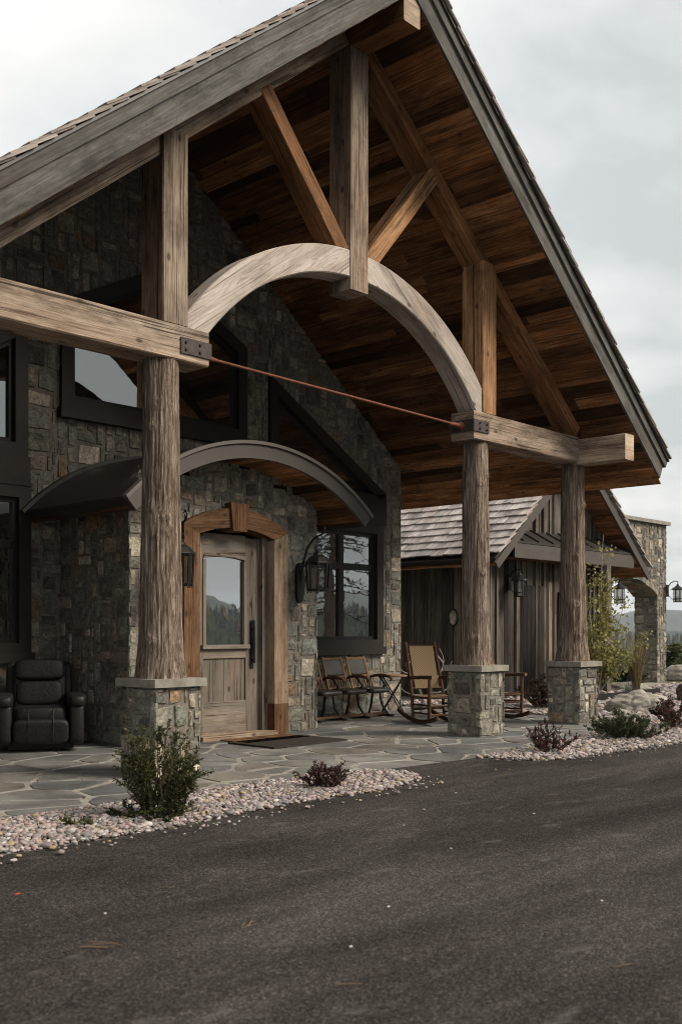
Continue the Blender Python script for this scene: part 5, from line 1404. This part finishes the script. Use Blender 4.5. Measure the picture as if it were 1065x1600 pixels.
# conifers below the garden, the far wood, and a larch across the drive that the windows mirror
def conifer(label, x, y, z, h, rad, seed, mat='conifer', group=None, dens=1.0):
    t = thing('conifer_tree', label, 'tree', (x, y, z), 0, group); rr = random.Random(seed); r = np.random.default_rng(seed)
    tr2 = MB(); tr2.tube([(0, 0, 0), (0, 0, h*.5), (0, 0, h*.98)], [h*.022, h*.013, .01], 7); tr2.build('trunk', 'twigbark', t)
    P = []; D = []; C = []
    for k in range(int(h*15*dens)):
        f = rr.random()**.8; zz2 = h*(.08+.92*f); R = rad*(1-f)**.85*rr.uniform(.65, 1.08)+.08; a = rr.uniform(0, 6.283); col = rr.random()
        for q in range(12):
            g_ = rr.random()**.6; P.append((R*g_*math.cos(a)+rr.gauss(0, .09), R*g_*math.sin(a)+rr.gauss(0, .09), zz2-.22*R*g_+rr.gauss(0, .07))); D.append((math.cos(a)+rr.gauss(0, .5), math.sin(a)+rr.gauss(0, .5), rr.gauss(-.1, .35))); C.append((col, rr.random(), 0))
    leaves_np('crown', np.array(P), np.array(D), .30, mat, r, t, .42, varf=np.array(C)); return t
rt = random.Random(77)
near = [(38.5, 15.6, 2.1), (41.0, 18.2, 2.4), (40.5, 16.0, 2.3), (44.5, 19.6, 2.9), (43.5, 16.6, 2.7), (48.0, 20.6, 3.3), (39.0, 18.6, 2.0), (47.0, 17.8, 3.1)]
kinds = ['dense dark evergreen, nearest in the gap right of the stone archway', 'dark evergreen, second from the stone archway', 'dark evergreen with a broad foot beside the archway lantern', 'dark evergreen half hidden behind the nearer ones', 'dark evergreen at the right edge behind the pale boulder', 'dark evergreen, tallest of the farther ones', 'low dark evergreen seen through the stone arch', 'dark evergreen, farthest right below the hills']
for (x, y, h), lb in zip(near, kinds): conifer(lb, x, y, terrain(x, y)-.1, h, h*.52, int(x*7), mat='fir', group='evergreens below the garden', dens=3.2)
def forest(name, n, sectors, r0, r1, seed, hr=(9, 19), top=None):
    r = random.Random(seed); V = []; F = []; C = []
    for k in range(n):
        a0, a1 = r.choice(sectors); a = math.radians(r.uniform(a0, a1)); d = r0*(r1/r0)**r.random(); x, y = d*math.cos(a), d*math.sin(a); z = terrain(x, y); h = r.uniform(*hr)
        if top:
            d = r.uniform(870, 1350); x, y = 10+d*math.cos(a), 4+d*math.sin(a); z = ridge_z(math.degrees(a), (d-850)/800, top*max(0, math.sin(math.pi*(math.degrees(a)-a0)/(a1-a0)))**.4)-.5
        w_ = h*r.uniform(.15, .22); gold = r.random() < .22; ct = r.uniform(.82, 1) if gold else r.uniform(0, .5); tone = r.random()
        for q in range(7):
            f = q/7; rr_ = w_*(1-f)**.9; zb = z+h*(.06+.94*f); zt = z+h*min(1, .06+.94*f+.26); b = len(V); m = 7; off = r.uniform(0, 1)
            for i in range(m): aa = 2*math.pi*(i+off)/m; rj = rr_*r.uniform(.6, 1.15); V.append((x+rj*math.cos(aa), y+rj*math.sin(aa), zb-r.uniform(0, .05)*h))
            V.append((x, y, zt))
            for i in range(m): F.append((b+i, b+(i+1) % m, b+m)); C.append((ct, min(1, max(0, tone+r.uniform(-.25, .25))), 0))
    o = mesh_np(name, np.array(V), np.array(F), 'forest', np.array(C)); return tag(o, kind='stuff')
forest('far_forest', 4200, [(2, 52)], 500, 3200, 5, top=42)
forest('far_forest', 3000, [(-95, 0)], 420, 3000, 6, top=62)

def larch(label, x, y, h, seed):
    t = thing('larch_tree', label, 'tree', (x, y, -.05), 0); rr = random.Random(seed); tr2 = MB(); P = [Vector((.15*math.sin(i*.5), .12*math.cos(i*.7), h*i/14)) for i in range(15)]
    tr2.tube(P, [.24*(1-i/15.5) for i in range(15)], 8); tr2.build('trunk', 'twigbark', t, smooth=True); b = MB(); L_ = []; D = []; C = []
    for k in range(95):
        f = rr.uniform(.12, .98); z = h*f; a = rr.uniform(0, 6.283); L = (1-f)**.7*3.6*rr.uniform(.5, 1)+.3; o = Vector((0, 0, z)); pts = []
        for i in range(6): u = i/5; pts.append(o+Vector((math.cos(a), math.sin(a), 0))*L*u+Vector((rr.uniform(-.1, .1), rr.uniform(-.1, .1), -.55*L*u*u*.6+.15*u)))
        b.tube(pts, [.035*(1-u/6.) for u in range(6)], 4, cap=False)
        for q in range(5):
            i = rr.randint(1, 4); d = Vector((math.cos(a)+rr.gauss(0, .8), math.sin(a)+rr.gauss(0, .8), rr.gauss(-.2, .3))).normalized(); b.tube([pts[i], pts[i]+d*L*.3], [.012, .003], 3, cap=False)
            for _ in range(9): L_.append(pts[i]+d*L*.3*rr.random()); D.append((rr.gauss(0, 1), rr.gauss(0, 1), rr.gauss(0, .6))); C.append((rr.uniform(.2, .7), rr.random(), 0))
    b.build('branch_work', 'twigbark', t); leaves_np('crown', np.array([p[:] for p in L_]), np.array(D), .16, 'conifer', np.random.default_rng(seed), t, .3, varf=np.array(C))
larch('open branched larch across the driveway, mirrored in the window', 31.0, -6.2, 15.0, 71)

# ------------------------------------------------------------------ odds and ends on the asphalt
rq = random.Random(15)
for (x, y, a, L), lb in zip([(2.62, 3.72, 1.9, .15), (3.62, 4.30, .7, .10), (3.42, 4.36, 2.1, .06), (3.18, 3.54, .4, .10), (2.9, 2.72, -.75, .12), (3.80, 2.05, -.4, .12), (7.42, 4.59, -.5, .13)],
    ['tangled dry pine needles on the lower left asphalt', 'thin dry twig on the asphalt below the evergreen shrub', 'short straw on the asphalt left of the thin twig', 'forked pine needle right of the tangled needles', 'straight dry needle at the bottom of the photo', 'dry needle at the lower right of the asphalt', 'dry twig far out on the right asphalt']):
    mb = MB(); n = 5 if 'tangled' in lb else (2 if 'forked' in lb else 1)
    for k in range(n):
        aa = a+rq.uniform(-.35, .35)*(n > 1); o = Vector((rq.uniform(-.03, .03)*(n > 2), rq.uniform(-.02, .02)*(n > 2), .0035+.002*k)); d = Vector((math.cos(aa), math.sin(aa), 0))
        mb.tube([o, o+d*L*.5+Vector((0, 0, .003)), o+d*L*rq.uniform(.8, 1)], [.0013, .0016, .0009], 5)
    o = mb.build('dry_twig', plain('dry_needle', (.19, .125, .08), .8), smooth=True); o.location = (x, y, .013); tag(o, lb, 'twig', 'dry twigs on the asphalt')
sc2 = MB(); sc2.box((0, 0, 0), (.028, .006, 0), (-.002, .010, 0), (0, 0, .003)); o = sc2.build('litter_scrap', plain('orange_plastic', (.55, .09, .02), .5)); o.location = (2.80, 4.83, .014); tag(o, 'tiny orange scrap on the asphalt at the left edge', 'litter')
for k, (x, y) in enumerate([(3.9, 3.3), (5.6, 4.6), (6.2, 4.9), (4.7, 2.6), (7.0, 5.2), (3.3, 3.0), (5.2, 3.9), (6.6, 4.2), (2.9, 4.2)]):
    bm = bmesh.new(); bmesh.ops.create_icosphere(bm, subdivisions=2, radius=1)
    for v in bm.verts: v.co = Vector((v.co.x*.010, v.co.y*.007, v.co.z*.005))*(1+.2*noise.noise(v.co*2+Vector((k, 0, 0))))
    me = bpy.data.meshes.new('loose_pebble'); bm.to_mesh(me); bm.free(); me.materials.append(M['antler'])
    o = bpy.data.objects.new('loose_pebble', me); COL.objects.link(o); o.location = (x, y, .015); o.rotation_euler = (0, 0, k*1.3); tag(o, 'small pale pebble lying loose on the dark asphalt', 'pebble', 'loose pebbles on the asphalt')

# pebbles kicked onto the asphalt and a scatter of fallen leaves
spill = [(x, y-.02) for x, y in edge_l if x > 1.5]
pebbles('river_gravel', spill+[(x+.05, y-.26) for x, y in spill[::-1]], 70, (.007, .015), 2, z=.013, seed=8)
spill = [(x, y-.01) for x, y in edge_r if x < 16]
pebbles('river_gravel', spill+[(x, y-.22) for x, y in spill[::-1]], 55, (.008, .016), 1, z=.013, seed=9)
rl = np.random.default_rng(19); nl_ = 130
lp = np.stack([rl.uniform(2.5, 16, nl_), rl.uniform(5.3, 8.4, nl_), np.full(nl_, .045)], 1); lp[:, 2] = np.where(lp[:, 1] < 5.72, .018, np.where((lp[:, 0] < 7.5) & (lp[:, 1] < 6.7), .045, .03))
tag(leaves_np('fallen_leaves', lp, np.stack([rl.normal(size=nl_), rl.normal(size=nl_), rl.normal(size=nl_)*.12], 1), .035, 'tallgrass', rl, None, .6), kind='stuff')

# ------------------------------------------------------------------ air between here and the hills
hz = MB(); hz.box((-8600, -8600, -75), (17250, 0, 0), (0, 17250, 0), (0, 0, 420))
hb = NT('valley_air'); hb.t.nodes.remove(hb.t.nodes[1]) if len(hb.t.nodes) > 1 else None
vol = hb.n('ShaderNodeVolumePrincipled', {'Color': (.80, .88, .97, 1), 'Density': HAZE, 'Anisotropy': .2}); hb.t.links.new(vol.outputs[0], hb.out.inputs['Volume'])
hzo = hz.build('haze', hb.m); tag(hzo, kind='stuff')
